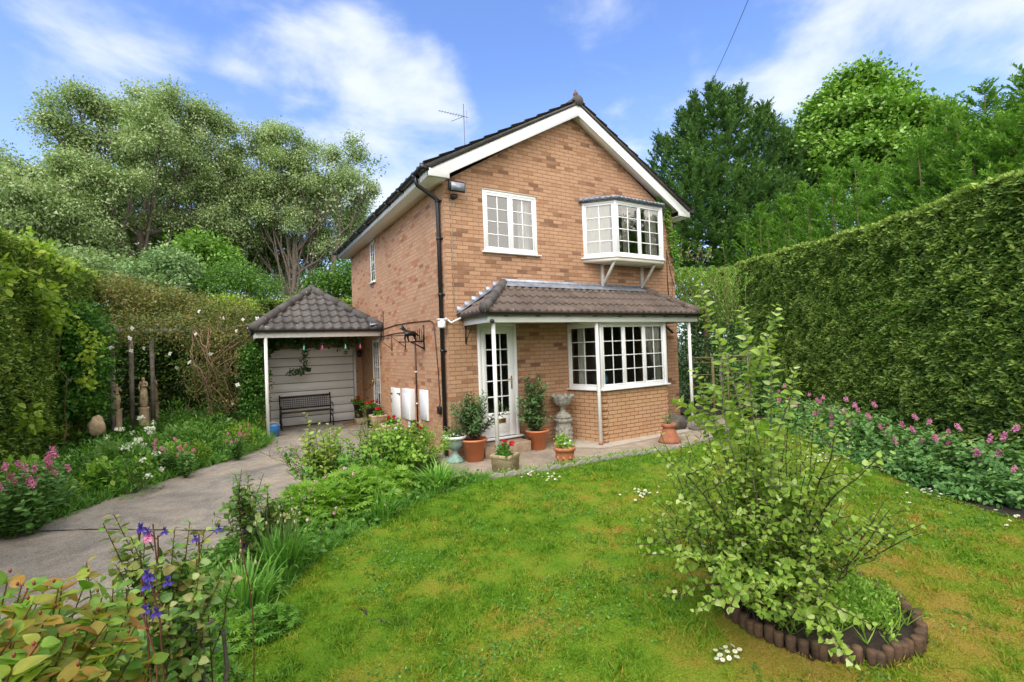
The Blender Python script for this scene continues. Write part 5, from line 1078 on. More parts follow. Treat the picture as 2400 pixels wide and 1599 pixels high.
# ================================================ TREES
def tree(name,label,base,blobs,mat,leaf,per,pr,seed,trunk=.3,barkm='bark',bough=0,tmpl=T_FLAT,fork=.3,flat=.8,tb=.5,hollow=.35,droop=.3,wid=1.,up=.35,pj=.12,limbs=True,group=None,twig=5,cat='tree'):
    """blobs: (centre xyz, radii xyz, number of leaf clusters)"""
    rg=np.random.default_rng(seed); base=np.array(base,float); t_=thing(name,tuple(base),label,cat,group); fb=FB(); mb=MB()
    top=max(b[0][2] for b in blobs); cen=np.mean([b[0] for b in blobs],axis=0)
    tk=curve(base,(base[0]*.6+cen[0]*.4,base[1]*.6+cen[1]*.4,base[2]+(top-base[2])*.62),(0,0,0),8,trunk*.25,rg); tk[0]=base; mb.tube(tk,np.linspace(trunk,trunk*.4,len(tk)),8)
    for c,r_,n in blobs:
        c=np.array(c,float); r_=np.array(r_,float); d=rdir(n,rg); rad=rg.uniform(hollow,1,n)**.7; C=c+d*rad[:,None]*r_
        if bough:
            C=[]; kb=max(4,n//9)
            for _ in range(kb):
                bd=nrm(rdir(1,rg)[0]+np.array((0,0,.35))); le=rg.uniform(.75,1.25); st_=c+rg.normal(0,.25,3)*r_; bp_=curve(st_,c+bd*r_*le,rg.normal(0,.1,3)*r_,8); mb.tube(bp_,np.linspace(trunk*.07,trunk*.02,8),4,False)
                for q in range(int(n*bough/kb)): u_=rg.uniform(.15,1.05); C.append(bp_[0]+(bp_[-1]-bp_[0])*u_+rg.normal(0,.19,3)*r_*(1.3-.5*u_))
            C=np.array(C)
        puffs(fb,C,pr*rg.uniform(.5,1.3,len(C)),per,leaf,rg,tmpl,droop,tb,.16,flat=flat,wid=wid,up=up,pj=pj)
        if limbs:
            k=min(len(tk)-1,max(1,int((fork+rg.uniform(0,.5))*len(tk)))); P=curve(tk[k],c+r_*np.array((0,0,.1)),(0,0,-.08*np.linalg.norm(c-tk[k])),8,trunk*.3,rg); mb.tube(P,np.linspace(trunk*.30,trunk*.09,8),6,False)
            for j in range(twig):
                q=C[rg.integers(len(C))]; P2=curve(P[rg.integers(4,8)],q,rg.normal(0,.1,3),6,trunk*.15,rg); mb.tube(P2,np.linspace(trunk*.12,trunk*.03,6),4,False)
    mb.build('trunk',M_[barkm],t_,fix=False,smooth=True); fb.build('crown',M_[mat],t_); return t_
def blob(px,py,rx,ry,d,n,dep=None):
    c=at(px,py,d); s=d/1096*1.0; h=rx*s; v=ry*s; return (c,(h,dep or h,v),n)
D=30.
A_=[blob(175,245,38,26,D,26),blob(115,262,38,16,D,12),blob(225,255,45,40,D,40),blob(305,262,50,36,D,40),blob(375,235,45,30,D,36),blob(440,262,45,36,D,40),blob(505,300,38,36,D,30),blob(180,330,60,36,D,44),blob(265,330,60,46,D,54),blob(350,330,70,50,D-1,70),blob(440,350,60,50,D,56),blob(515,370,36,36,D,26),blob(120,300,36,18,D,14),blob(150,400,50,30,D-1,34),blob(240,420,66,44,D-2,64),blob(345,430,50,34,D+1,36),blob(450,440,60,46,D,60),blob(520,450,36,30,D,24),blob(170,480,70,30,D-2,46),blob(270,510,56,26,D,30),blob(400,500,40,26,D,20),blob(480,510,50,32,D,36),blob(120,540,80,24,D-2,40),blob(230,570,70,16,D-1,22),blob(400,555,50,24,D+2,30),blob(500,560,46,26,D+2,34),blob(540,420,34,40,D+1,34),blob(560,480,40,50,D+2,44),blob(545,345,26,24,D+1,18),blob(300,480,70,40,D+3,50),blob(200,470,80,50,D+3,60),blob(420,400,80,60,D+3,70),blob(160,590,90,18,D,30),blob(250,590,70,16,D+1,26)]
g_=at(322,640,D); tree('poplar_tree','largest poplar with a broad airy crown, on the left behind the hedge',(g_[0],g_[1],0),A_,'l_poplar',.125,50,.62,201,.36,bough=2.3,group='poplars beyond the left hedge',fork=.35,hollow=.1,pj=.19,flat=.75,twig=4,tb=.48,up=.9)
B_=[blob(590,315,34,24,D,22),blob(650,310,42,24,D,30),blob(700,330,36,26,D,26),blob(620,370,50,36,D,44),blob(700,390,50,36,D,44),blob(755,365,34,24,D,20),blob(815,350,24,28,D-1,18),blob(800,410,44,34,D-1,32),blob(850,435,24,14,D-1,9),blob(740,440,56,34,D,44),blob(650,440,60,38,D,50),blob(590,430,30,34,D,22),blob(820,470,36,26,D,22),blob(800,520,36,24,D,22),blob(700,510,60,26,D,38),blob(610,500,44,34,D,34),blob(760,560,40,20,D,20),blob(580,560,40,26,D+1,24),blob(650,570,40,18,D+2,12),blob(820,565,26,20,D,14),blob(680,470,90,60,D+3,70),blob(640,550,70,40,D+3,50),blob(740,560,60,36,D+2,40),blob(820,520,34,40,D+1,26)]
g_=at(655,660,D); tree('poplar_tree','second poplar with pale trunks, between the big poplar and the house',(g_[0],g_[1],0),B_,'l_poplar',.125,48,.60,202,.24,bough=2.3,group='poplars beyond the left hedge',fork=.3,hollow=.1,tb=.52,flat=.75,pj=.19,twig=4,up=.9)
for k,(px,d) in enumerate(((700,30.5),(725,29.5),(565,31))):
    g_=at(px,650,d); tt_=at(px+[20,60,-20][k],430,d)
    t_=thing('poplar_tree',(g_[0],g_[1],0),['slim pale trunk rising just right of the second poplar','leaning pale trunk nearest the house among the poplars','slim trunk left of the second poplar'][k],'tree','poplars beyond the left hedge')
    mb=MB(); P=curve((g_[0],g_[1],0),tt_,(0,0,0),10,.12,rg); mb.tube(P,np.linspace(.2,.05,10),7,False)
    for j in range(5): q=P[4+j]+np.array((rg.normal(0,1.3),0,rg.uniform(.8,2))); mb.tube(curve(P[3+j],q,(0,0,0),5,.06,rg),np.linspace(.07,.02,5),5,False)
    mb.build('trunk',M_['bark'],t_,fix=False); fb=FB(); puffs(fb,np.array([tt_+rg.normal(0,1.,3) for _ in range(24)]),.7,40,.19,rg,tb=.55); fb.build('crown',M_['l_poplar'],t_)
C_=[blob(60,420,70,50,29,55),blob(20,500,60,50,28,37),blob(110,490,80,55,28,55),blob(-50,470,70,80,28,37)]
g_=at(-20,600,29); tree('poplar_tree','lower poplar crown at the far left edge of the view',(g_[0],g_[1],0),C_,'l_poplar',.125,50,.62,203,.3,bough=2.2,group='poplars beyond the left hedge',tb=.5,flat=.55,up=.9,pj=.19)
rg=np.random.default_rng(209); U_=[blob(x,y,60,34,34,60) for x,y in ((60,560),(130,530),(210,540),(290,560),(350,575),(430,585),(500,590),(570,600),(80,520),(190,470),(300,420),(420,430),(530,450),(640,440),(740,480),(820,540),(120,580),(250,560),(380,540),(500,530),(610,560),(720,590),(400,610),(540,610),(660,620),(270,620))]
g_=at(470,640,37); tree('poplar_tree','shade-tinted poplar crown filling the gaps behind the two big poplars',(g_[0],g_[1],0),U_,'l_poplar',.15,70,.7,210,.3,group='poplars beyond the left hedge',hollow=.1,tb=.3,fork=.2,flat=.7,bough=1.4,limbs=False)  # lower leaf tint paints in the dark, shaded interior between the crowns
g_=at(350,680,20); tree('silver_bush','silvery green rounded bush beneath the big poplar',(g_[0],g_[1],0),[blob(330,625,34,22,20,30),blob(390,600,36,22,20,30),blob(425,625,26,18,20,18),blob(370,655,60,22,20,36)],'l_willow',.12,60,.45,204,.12,cat='bush',limbs=False)
g_=at(470,650,24); tree('maple_tree','bright green leafy small tree between the poplars',(g_[0],g_[1],0),[blob(455,580,40,32,24,50),blob(500,600,40,35,24,40),blob(440,620,60,30,24,40)],'l_syc',.17,50,.6,205,.15,tb=.3,cat='tree')
g_=at(550,690,20); tree('garden_bush','feathery mid green bush behind the clematis mound',(g_[0],g_[1],0),[blob(540,635,44,28,20,44),blob(600,655,36,24,20,30),blob(490,660,44,20,20,30)],'l_ley',.08,80,.5,206,.12,tb=.2,cat='bush',limbs=False)
g_=at(760,680,22); tree('garden_bush','dark green bush beside the back corner of the house',(g_[0],g_[1],0),[blob(760,660,50,35,22,60),blob(800,640,30,40,22,40),blob(700,690,40,20,22,20)],'l_syc',.13,50,.5,207,.1,tb=.05,cat='bush',limbs=False)
g_=at(100,640,24); tree('garden_bush','low shrubbery glimpsed above the left hedge',(g_[0],g_[1],0),[blob(230,615,60,14,22,40),blob(100,590,70,14,24,40)],'l_poplar',.14,60,.6,208,.1,tb=.3,cat='bush',limbs=False)
# far wood that closes the view
C=[]; rg=np.random.default_rng(77)
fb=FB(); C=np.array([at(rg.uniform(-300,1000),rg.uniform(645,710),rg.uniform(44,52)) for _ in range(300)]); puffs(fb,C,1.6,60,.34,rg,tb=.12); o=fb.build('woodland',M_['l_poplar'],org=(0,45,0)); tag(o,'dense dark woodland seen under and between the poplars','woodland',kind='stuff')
# dark conifer
def spray_tree(name,label,base,spires,mat,size,seed,barkm='bark',tb=.4,per=16,plume=.7,dens=1.,group=None,droop=.25,lead=False,core=True,wid=2.2,cat='tree'):
    """spires: (axis bottom xyz, top xyz, radius at bottom, plumes)"""
    rg=np.random.default_rng(seed); t_=thing(name,tuple(base),label,cat,group); fb=FB(); mb=MB()
    for a,b,r_,n in spires:
        a=np.array(a,float);b=np.array(b,float); L_=np.linalg.norm(b-a); n=int(n*dens); t=rg.uniform(0,1,n)**1.15; th=rg.uniform(0,6.283,n); rad=r_*(1-t)**.95*rg.uniform(.5,1.12,n)+.02
        lob=1+.22*np.sin(th*3+t*9+seed)+.12*np.sin(th*7-t*21); rad*=lob
        d=np.c_[np.cos(th),np.sin(th),np.zeros(n)]; P=a+(b-a)*t[:,None]+d*rad[:,None]; ax=nrm(d*(.9-.55*t[:,None])+np.array((0,0,.35))+(.6*t[:,None])*np.array((0,0,1.))+rdir(n,rg)*.25)
        pt=rg.normal(tb,.12,n)+.12*np.sin(th*2+t*13)
        # plume: cards along the axis, tip drooping
        k=per; u=np.tile(np.linspace(0,1,k),n); axr=np.repeat(ax,k,0); ln=plume*np.repeat(rg.uniform(.6,1.3,n)*(1-.35*t),k); side=np.repeat(nrm(np.cross(ax,(0,0,1.))+1e-6),k,0)*np.where(np.arange(n*k)%2==0,1,-1)[:,None]
        Q=np.repeat(P,k,0)+axr*(u*ln)[:,None]+np.array((0,0,-1.))*(droop*ln*u*u)[:,None]; X=nrm(axr*.6+side*(.9-.5*u)[:,None]+rdir(n*k,rg)*.35); 
        fb.add(T_NEEDLE,Q,X,np.array((0,0,1.))+rdir(n*k,rg)*.5,size*(1.1-.55*u)*rg.uniform(.7,1.3,n*k),np.repeat(pt,k)+.12*u+rg.normal(0,.12,n*k),wid=wid)
        if lead: mb.tube(curve(b-(b-a)*.5,b+(b-a)*.03,rg.normal(0,.03,3),5),[.03,.025,.02,.014,.008],5,False)
        else: mb.tube([a,b-(b-a)*.06],[max(.05,r_*.05),.02],6,False)
    lo=np.mean([s[0] for s in spires],axis=0); mb.tube([base,(lo[0],lo[1],max(s[1][2] for s in spires)*.55)],[.28,.08],8,False)
    mb.build('trunk',M_[barkm],t_,fix=False); fb.build('crown',M_[mat],t_); return t_
def spire(px,pyt,pyb,rpx,d,n): return (at(px,pyb,d),at(px,pyt,d),rpx*d/1096,n)
d=28; SP=[spire(1640,205,640,150,d,900),spire(1700,212,620,110,d+1,620),spire(1575,262,640,130,d,700),spire(1755,255,640,120,d,640),spire(1520,320,640,80,d,360),spire(1800,305,660,90,d,460),spire(1838,345,660,60,d,260),spire(1597,232,560,60,d,260),spire(1670,228,560,60,d-.5,260),spire(1600,380,760,170,d-1,900),spire(1740,390,760,170,d-1,900),spire(1510,420,720,90,d-1,360),spire(1820,420,720,90,d-1,360)]
g_=at(1640,700,d); spray_tree('conifer_tree','large dark many-pointed conifer behind the right side of the house',(g_[0],g_[1],0),SP,'l_dark',.24,301,per=18,plume=1.1,tb=.55,wid=1.8)
# sycamore
d=30; SY=[blob(1975,190,40,24,d,40),blob(1925,225,44,22,d,40),blob(2030,225,50,24,d,44),blob(1895,260,36,24,d,30),blob(1975,260,60,24,d-1,60),blob(2060,270,50,24,d-1,44),blob(1865,300,34,24,d,28),blob(1930,310,56,22,d-1,50),blob(2010,310,60,22,d-1,56),blob(2095,310,44,24,d,36),blob(1880,350,50,22,d-1,40),blob(1970,360,70,22,d-1.5,60),blob(2060,350,60,24,d-1,50),blob(2135,280,36,28,d,30),blob(2180,310,34,24,d,24),blob(2150,350,50,30,d,40),blob(1860,385,40,22,d,24),blob(1930,400,60,22,d-1,44),blob(2050,400,90,26,d,60),blob(2215,340,30,26,d,22)]
g_=at(1990,640,d); tree('sycamore_tree','tall bright green broadleaf tree with lit clumps, behind the right hedge',(g_[0],g_[1],0),SY,'l_syc',.19,86,.9,302,.4,tb=.5,flat=.45,up=.9,droop=.1,pj=.13,tmpl=T_ROUND,hollow=.3)
# loose conifers above the hedge
LZ=[(1668,565,1.0,17.5),(1700,520,1.1,17),(1745,478,1.2,16.5),(1800,455,1.1,16),(1850,430,1.2,15.5),(1905,395,1.2,15),(1962,372,1.3,14.5),(2020,385,1.2,14),(2080,365,1.2,13.5),(2130,330,1.2,13),(2172,250,1.3,12.8),(2225,300,1.2,12),(2265,205,1.3,11.8),(2320,250,1.3,11),(2360,180,1.3,10.6),(2440,150,1.4,10)]
for i,(px,py,r_,d) in enumerate(LZ):
    hp=onwall(px,py,HA,HB); dh=np.hypot(*(hp-CP)[:2]); r2=ray(px,py)[:2]; r2=r2/np.hypot(*r2); d=dh+min(6.5,2.5/abs(r2@np.array((-hd_[1],hd_[0])))); top=at(px,py,d); b=np.array((top[0],top[1],2.4)); rg=np.random.default_rng(400+i)
    sp=[(b,top,r_*1.35,340),((b[0]+.7,b[1]-.5,2.2),(top[0]+.8,top[1]-.6,top[2]-.6),r_*1.1,190),((b[0]-.7,b[1]+.2,2.2),(top[0]-.7,top[1]+.3,top[2]-.8),r_*1.1,190)]
    spray_tree('leylandii_tree','untrimmed light green conifer above the right hedge, number %d counting from the house end'%(i+1),(top[0],top[1],0),sp,'l_ley',.12 if d>17 else .10,420+i,tb=.5,per=30,plume=.62,group='loose conifers above the right hedge',droop=.35,lead=True,wid=1.5,barkm='vine')
# weeping willow-like shrub behind house corner
g_=at(1620,700,15.5); rg=np.random.default_rng(31); t_=thing('weeping_shrub',(g_[0],g_[1],0),'pale weeping willow-like shrub at the far right corner of the house','shrub'); fb=FB(); mb=MB()
for k in range(150):
    a=at(1620+rg.normal(0,38),610+abs(rg.normal(0,22)),rg.uniform(14.3,16)); ln=rg.uniform(.6,1.7); b=a+np.array((rg.normal(0,.25),rg.normal(0,.25),-ln)); P=curve(a,b,(rg.normal(0,.15),0,.25),9); mb.tube(P,.005,3,False)
    n=int(ln*42); tt=rg.uniform(0,1,n); q=np.stack([np.interp(tt,np.linspace(0,1,9),P[:,j]) for j in range(3)],1); fb.add(T_LANCE,q,nrm(rdir(n,rg)*.6+np.array((0,0,-.7))),rdir(n,rg),.09*rg.uniform(.7,1.3,n),rg.normal(.5,.2,n))
for k in range(16): a=at(1610+rg.normal(0,35),600,15.2); b=a+np.array((rg.normal(0,.2),0,rg.uniform(.2,.6))); P=curve(a,b,(0,0,0),5); mb.tube(P,.006,3,False); fb.add(T_LANCE,P,rdir(5,rg)+np.array((0,0,.6)),rdir(5,rg),.09,.8)
mb.tube([(g_[0],g_[1],0),(g_[0],g_[1],3.6)],[.1,.05],8,False); mb.build('stem',M_['vine'],t_,fix=False); fb.build('foliage',M_['l_lime'] if False else M_['l_bright'],t_)
g_=at(1660,880,14); tree('garden_bush','dark shrubs in the shaded gap between house and right hedge',(g_[0],g_[1],0),[blob(1590,850,40,120,16,70),blob(1660,860,60,90,15.5,90),blob(1730,900,50,60,13.5,50),blob(1640,760,60,70,16.5,60)],'l_ivy',.1,60,.4,209,.08,tb=.55,cat='bush',limbs=False)
# ================================================ ROUND BED and apple shrub
rb=thing('round_log_edging',(RC[0],RC[1],0),'dark log roll edging around the round bed in the lawn','edging')
n=64; rg=np.random.default_rng(50)
for k in range(n):
    a=2*math.pi*k/n; x,y=RC[0]+RR*math.cos(a),RC[1]+RR*math.sin(a); h=.115+rg.uniform(-.012,.02); q=rg.normal(0,.008,2)
    MB().lathe((x+q[0],y+q[1],-.03),[(.0285,0),(.0295,h),(.026,h+.007),(.012,h+.01)],9,a0=rg.uniform(0,1)).build('log',M_['logs'],rb,smooth=False)
o=sheet('round_bed_soil',[(RC[0]+(RR-.01)*math.cos(t),RC[1]+(RR-.01)*math.sin(t)) for t in np.linspace(0,2*math.pi,40)[:-1]],.04,M_['soil'])
rg=np.random.default_rng(51); fb=FB()
P=np.array([(RC[0]+.1+rg.normal(0,.24),RC[1]-.06+rg.normal(0,.2),.05) for _ in range(420)]); P=P[np.hypot(P[:,0]-RC[0],P[:,1]-RC[1])<RR-.05]; 
for p in P:
    m=9; X=nrm(rdir(m,rg)*.7+np.array((0,0,.9))); fb.add(T_BLADE,np.repeat(p[None],m,0),X,rdir(m,rg),.12*rg.uniform(.4,1.5,m),rg.normal(.55,.2,m),wid=.7)
puffs(fb,P[::2]+np.c_[np.zeros((len(P[::2]),2)),rg.uniform(.02,.14,len(P[::2]))],.05,26,.028,rg,T_LANCE,tb=.7,up=.6,wid=1.6); o=fb.build('weeds',M_['l_bright'],org=(RC[0],RC[1],.05)); tag(o,'grassy weeds growing inside the round log edged bed','weeds',kind='stuff')
AB=np.array((-.19,-5.80,.03)); t_=thing('apple_shrub',tuple(AB),'bushy many-stemmed young apple shrub growing in the round bed on the lawn','shrub')
rg=np.random.default_rng(52)
tops=[at(1615,640,3.45),at(1640,760,3.4),at(1762,765,3.35),at(1700,705,3.5),at(1835,850,3.2),at(1590,840,3.5)]
tall=[t+0 for t in tops]
def bl_(A,B,r): d=B-A; d[2]=0; return (-d*.12)+r.normal(0,.03,3)
stems_leaves(t_,AB+(0,0,0),tall,bl_,0,'l_apple','silverstem',.072,.016,53,T_OVAL,.008,.95,start=.30,tb=.6,nj=.9,tw=.14,droop=.1,name='foliage',twigs=2)
tops=[]
for k in range(66):
    a=rg.uniform(0,6.283); r_=.86*rg.uniform(.05,1)**.6; z=1.42-.58*(r_/.86)**2+rg.uniform(-.40,.14); tops.append(AB+np.array((r_*math.cos(a),r_*math.sin(a),z)))
stems_leaves(t_,[AB+np.array((.25*math.cos(a),.22*math.sin(a),0)) for a in np.arange(24)*.26],tops,lambda A,B,r:np.array(((B-A)[0]*.04,(B-A)[1]*.04,0))+r.normal(0,.02,3),0,'l_apple','twig',.047,.024,54,T_OVAL,.0055,.9,start=.2,tb=.42,tw=.2,droop=.05,twigs=3)
tops=[AB+np.array((.55*math.cos(a)*q,.5*math.sin(a)*q,.18+.25*q)) for a,q in zip(rg.uniform(0,6.28,34),rg.uniform(.5,1.25,34))]
stems_leaves(t_,AB,tops,(0,0,.1),0,'l_apple','twig',.048,.024,57,T_OVAL,.005,.9,start=.3,tb=.3,tw=.18,twigs=3)
tops=[at(1600,1410,2.8),at(1675,1400,2.8),at(1475,1270,3.2),at(1455,1245,3.3),at(1500,1030,3.2),at(2010,1060,3.25),at(2035,1220,3.1),at(1530,1370,3.),at(1990,1440,2.9),at(1900,1500,2.85),at(1975,1530,2.75),at(1560,1150,3.1),at(1960,960,3.3)]
stems_leaves(t_,AB,tops,(0,0,.12),0,'l_apple','twig',.054,.022,55,T_OVAL,.007,.9,start=.3,tb=.5,tw=.2,twigs=4)

# ================================================ generic bed plants
def leaf_mound(name,loc,label,cat,r_,h,mat,size,n,seed,tmpl=T_LEAF,tb=.5,fl=None,group=None,open_=.0,up=.6,wid=1.):
    rg=np.random.default_rng(seed); t_=thing(name,tuple(loc),label,cat,group); c=np.array(loc,float); fb=FB(); mb=MB()
    d=rdir(n,rg); d[:,2]=np.abs(d[:,2]); rr=rg.uniform(.35,1,n)**.5; P=c+d*rr[:,None]*np.array((r_,r_,h)); X=nrm(d*np.array((1,1,.5))+rdir(n,rg)*.6); fb.add(tmpl,P,X,nrm(np.array((0,0,1.))+d*.6+rdir(n,rg)*.35),size*rg.uniform(.6,1.25,n),tb+.25*(rr-.7)+rg.normal(0,.15,n),wid=wid)
    for k in range(26): p=P[rg.integers(n)]; mb.tube(curve(c,p,(0,0,0),4,.01,rg),.004,4,False)
    mb.build('stem',M_['greenstem'],t_,fix=False); fb.build('foliage',M_[mat],t_)
    if fl:
        m,cnt,fs,per,fr=fl; dd=rdir(cnt,rg); dd[:,2]=np.abs(dd[:,2])+.3; dd=nrm(dd); C=c+dd*np.array((r_,r_,h))*1.07
        for q in C: f2=FB(); puffs(f2,q[None],fr,per,fs,rg,T_FLOWER,tb=.5,up=.8,tv=.3,flat=.7); f2.build('flower',M_[m],t_)
    return t_
def strap_clump(name,loc,label,cat,h,spread,n,seed,mat='l_strap',group=None,w_=1.,buds=0,tb=.45):
    rg=np.random.default_rng(seed); t_=thing(name,tuple(loc),label,cat,group); c=np.array(loc,float); V=[];F=[];T=[];b=0
    for k in range(n):
        a=rg.uniform(0,6.283); L_=h*rg.uniform(.65,1.15); out=spread*rg.uniform(.1,1.); dr=np.array((math.cos(a),math.sin(a),0)); p0=c+dr*rg.uniform(0,.09)+np.array((rg.normal(0,.05),rg.normal(0,.05),0)); sd=np.array((-dr[1],dr[0],0)); t=np.linspace(0,1,7); bend=rg.uniform(.1,.8)
        pts=p0+dr*(out*t**1.6)[:,None]+np.array((0,0,1.))*(L_*(t-bend*.55*t**3))[:,None]; wd=.011*w_*np.array((.8,1,1,.9,.7,.45,.03))*rg.uniform(.7,1.3)
        tn=rg.normal(tb,.18)
        for i in range(7): V+=[pts[i]-sd*wd[i],pts[i]+np.array((0,0,-wd[i]*.3)),pts[i]+sd*wd[i]]; T+=[tn+.1*t[i]]*3
        for i in range(6): F+=[(b+3*i,b+3*i+1,b+3*i+4),(b+3*i,b+3*i+4,b+3*i+3),(b+3*i+1,b+3*i+2,b+3*i+5),(b+3*i+1,b+3*i+5,b+3*i+4)]
        b+=21
    mk('foliage',V,np.array(F),M_[mat],t_,tint=np.clip(T,0,1))
    if buds:
        mb=MB(); bm_=plain('papery_bud',(.55,.42,.30),.8,.2,40)
        for k in range(buds): p=c+np.array((rg.normal(0,spread*.45),rg.normal(0,spread*.45),h*rg.uniform(.9,1.25))); mb.tube(curve(c+(p-c)*np.array((.4,.4,0)),p,(0,0,0),5,.006,rg),.0035,4,False); MB().ball(p,(.008,.008,.017),6,5).build('bud',bm_,t_,smooth=True)
        mb.build('stem',M_['greenstem'],t_,fix=False)
    return t_
def valerian(name,loc,label,group,seed,r_=.34,h=.62,heads=7,mat='l_valer',fm='f_pink',cat='valerian'):
    rg=np.random.default_rng(seed); c=np.array(loc,float); t_=thing(name,tuple(loc),label,cat,group)
    tops=[c+np.array((rg.normal(0,r_*.55),rg.normal(0,r_*.55),h*rg.uniform(.5,1.))) for _ in range(26)]
    E=stems_leaves(t_,c,tops,lambda A,B,r:r.normal(0,.03,3),0,mat,'greenstem',.085,.034,seed+1,T_LEAF,.004,.95,start=.12,tb=.5,tw=.16,whorl=2)
    for k in range(heads):
        p=E[k]+np.array((0,0,.05+.08*rg.uniform())); MB().tube([E[k],p],.003,4,False).build('flower_stem',M_['greenstem'],t_,fix=False); f2=FB(); puffs(f2,np.array([p,p+(0,0,.03),p-(0.02,0,.02)]),.032,34,.017,rg,T_FLOWER,tb=rg.uniform(.2,.7),up=.5,tv=.2); f2.build('flower',M_[fm],t_)
    return t_
# right bed : pink valerian along the edge
edge=np.array([(7.05,-1.35),(6.75,-1.95),(6.2,-2.45),(5.65,-3.0),(5.1,-3.5),(4.75,-3.95),(4.3,-4.55),(3.95,-5.0),(3.7,-5.45),(3.55,-5.95)]); en=nrm(np.array([(.75,-.66)]))[0]; out_=np.array((.70,.55)); out_/=np.linalg.norm(out_); out_=np.array((.74,-.28)) if False else np.array((.72,-.1))
rg=np.random.default_rng(60); protoV=[valerian('valerian_plant',(0,0,0),'x','pink valerian plants in the right bed',601,.36,.56,2),valerian('valerian_plant',(0,0,0),'x','pink valerian plants in the right bed',602,.34,.46,0),valerian('valerian_plant',(0,0,0),'x','pink valerian plants in the right bed',603,.36,.66,5)]
used=[False]*3; cnt=0
R_in=np.array((.74,-.26)); R_in/=np.linalg.norm(R_in)
spots=[]
for i,e in enumerate(np.array([np.array([np.interp(t,np.arange(10),edge[:,0]),np.interp(t,np.arange(10),edge[:,1])]) for t in np.linspace(0,9,15)])):
    spots.append((e+R_in*.26,.86)); spots.append((e+R_in*.66+np.array((.12,.14)),1.05))
for i,(p,sc) in enumerate(spots):
    k=[1,2,1,0,0,2,1,2][i%8]; lab='pink valerian, %s row of the right bed, plant %d from the house end'%(['front','back'][i%2],i//2+1)
    if used[k]: o=copy_tree(protoV[k],label=lab)
    else: o=protoV[k]; used[k]=True; o['label']=lab
    o.location=(p[0],p[1],0); o.rotation_euler=(0,0,rg.uniform(0,6.28)); s_=sc*rg.uniform(.82,1.1)*.92; o.scale=(s_,s_,s_*rg.uniform(.85,1.1))
for (x,y,nm,r_,h,mt,tmp) in ((5.0,-4.7,'big',.3,.45,'l_bright',T_BIG),(5.95,-3.85,'x',.25,.3,'l_valer',T_OVAL)):
    leaf_mound('leafy_plant',(x,y,0),['broad leaved pale green plant under the right hedge toward the viewer','low round leaved plant under the middle of the right hedge'][nm=='x'],'plant',r_,h,mt,.12,90,610+int(x*7),tmp)
rg=np.random.default_rng(66); fb=FB(); q=[]
while len(q)<900:
    p=np.array((rg.uniform(3,9),rg.uniform(-8,0))); s_=rg.uniform(0,9); e=np.array([np.interp(s_,np.arange(10),edge[:,0]),np.interp(s_,np.arange(10),edge[:,1])])+R_in*rg.uniform(.0,1.0)+rg.normal(0,.05,2); q.append((e[0],e[1],rg.uniform(.02,.12)))
puffs(fb,np.array(q),.08,16,.055,rg,T_LEAF,tb=.42,up=.8,flat=.6); o=fb.build('ground_cover',M_['l_valer'],org=(5.5,-3.5,0)); tag(o,'low leafy ground cover between the valerian plants','ground cover',kind='stuff')
# left bed
rg=np.random.default_rng(70)
DL=np.array([p for p in dl]); 
def dledge(y): 
    o_=np.argsort(DL[:,1]); return float(np.interp(y,DL[o_,1],DL[o_,0]))
fb=FB(); q=[]
for _ in range(5200):
    y=rg.uniform(-2.6,9.); e_=dledge(min(y,6.3))-.04; x=rg.uniform(min(-6.1,e_-1.2),e_); dd=dledge(min(y,6.3))-x
    q.append((x,y,rg.uniform(.02,.08+.26*min(1,dd/.8))))
q=np.array(q); 
for k in range(4):
    m=(np.arange(len(q))%4)==k; puffs(fb,q[m],.12,11,[.07,.055,.09,.06][k],rg,[T_LEAF,T_LANCE,T_OVAL,T_PALM][k],tb=.22,up=.8,pj=.16)
o=fb.build('ground_cover',M_['l_mid'],org=(-5,3,0)); tag(o,'mixed low green foliage filling the left flower bed','ground cover',kind='stuff')
q=np.array([(dledge(y)-rg.uniform(-.06,.25),y,.01) for y in rg.uniform(-2.2,5.9,900)]); fb=FB()
m=9; Q=np.repeat(q,m,0)+rg.normal(0,.03,(len(q)*m,3))*(1,1,0); fb.add(T_BLADE,Q,nrm(rdir(len(Q),rg)*.6+np.array((.15,0,.9))),rdir(len(Q),rg),.16*rg.uniform(.4,1.5,len(Q)),rg.normal(.45,.2,len(Q)),wid=1.0); o=fb.build('edge_grass',M_['l_strap'],org=(-4.4,1,0)); tag(o,'rough grass fringing the left edge of the drive','grass',kind='stuff')
PV=valerian('valerian_plant',(0,0,0),'x','pink valerian plants in the left bed',701,.30,.78,8)
VS=[((25,1085),7.6,'big pink valerian cluster nearest the viewer at the left edge'),((75,1050),7.6,'pink valerian second from the left edge of view'),((105,1030),8.2,'pink valerian close under the left hedge'),((370,1010),9.5,'pink valerian in the middle of the left bed'),((425,1030),9.3,'reddish valerian right of the white blossom patch'),((545,1000),10.2,'pink valerian near the blue tub'),((562,985),11.2,'pink valerian closest to the canopy post')]
for i,((px,py),d,lab) in enumerate(VS):
    o=PV if i==0 else copy_tree(PV); o['label']=lab; p=at(px,py,d); h_=(p[2]+.06)/.95; o.location=(p[0],p[1],0); o.rotation_euler=(0,0,i*1.3); s_=max(.6,min(1.5,h_)); o.scale=(s_,s_,s_)
PW=leaf_mound('white_blossom_plant',(0,0,0),'x','white flowers',.28,.6,'l_mid',.07,420,710,T_LANCE,.5,('f_white',9,.024,22,.045),'white flowered plants in the left bed')
WS=[((268,1005),9.8,'white flowered plant by the hedge side of the left bed'),((330,975),10.8,'tallest white flowered plant, in front of the pergola posts'),((345,1000),9.9,'white flowered plant in the centre of the left bed'),((310,1030),8.8,'lower white flowered plant toward the drive')]
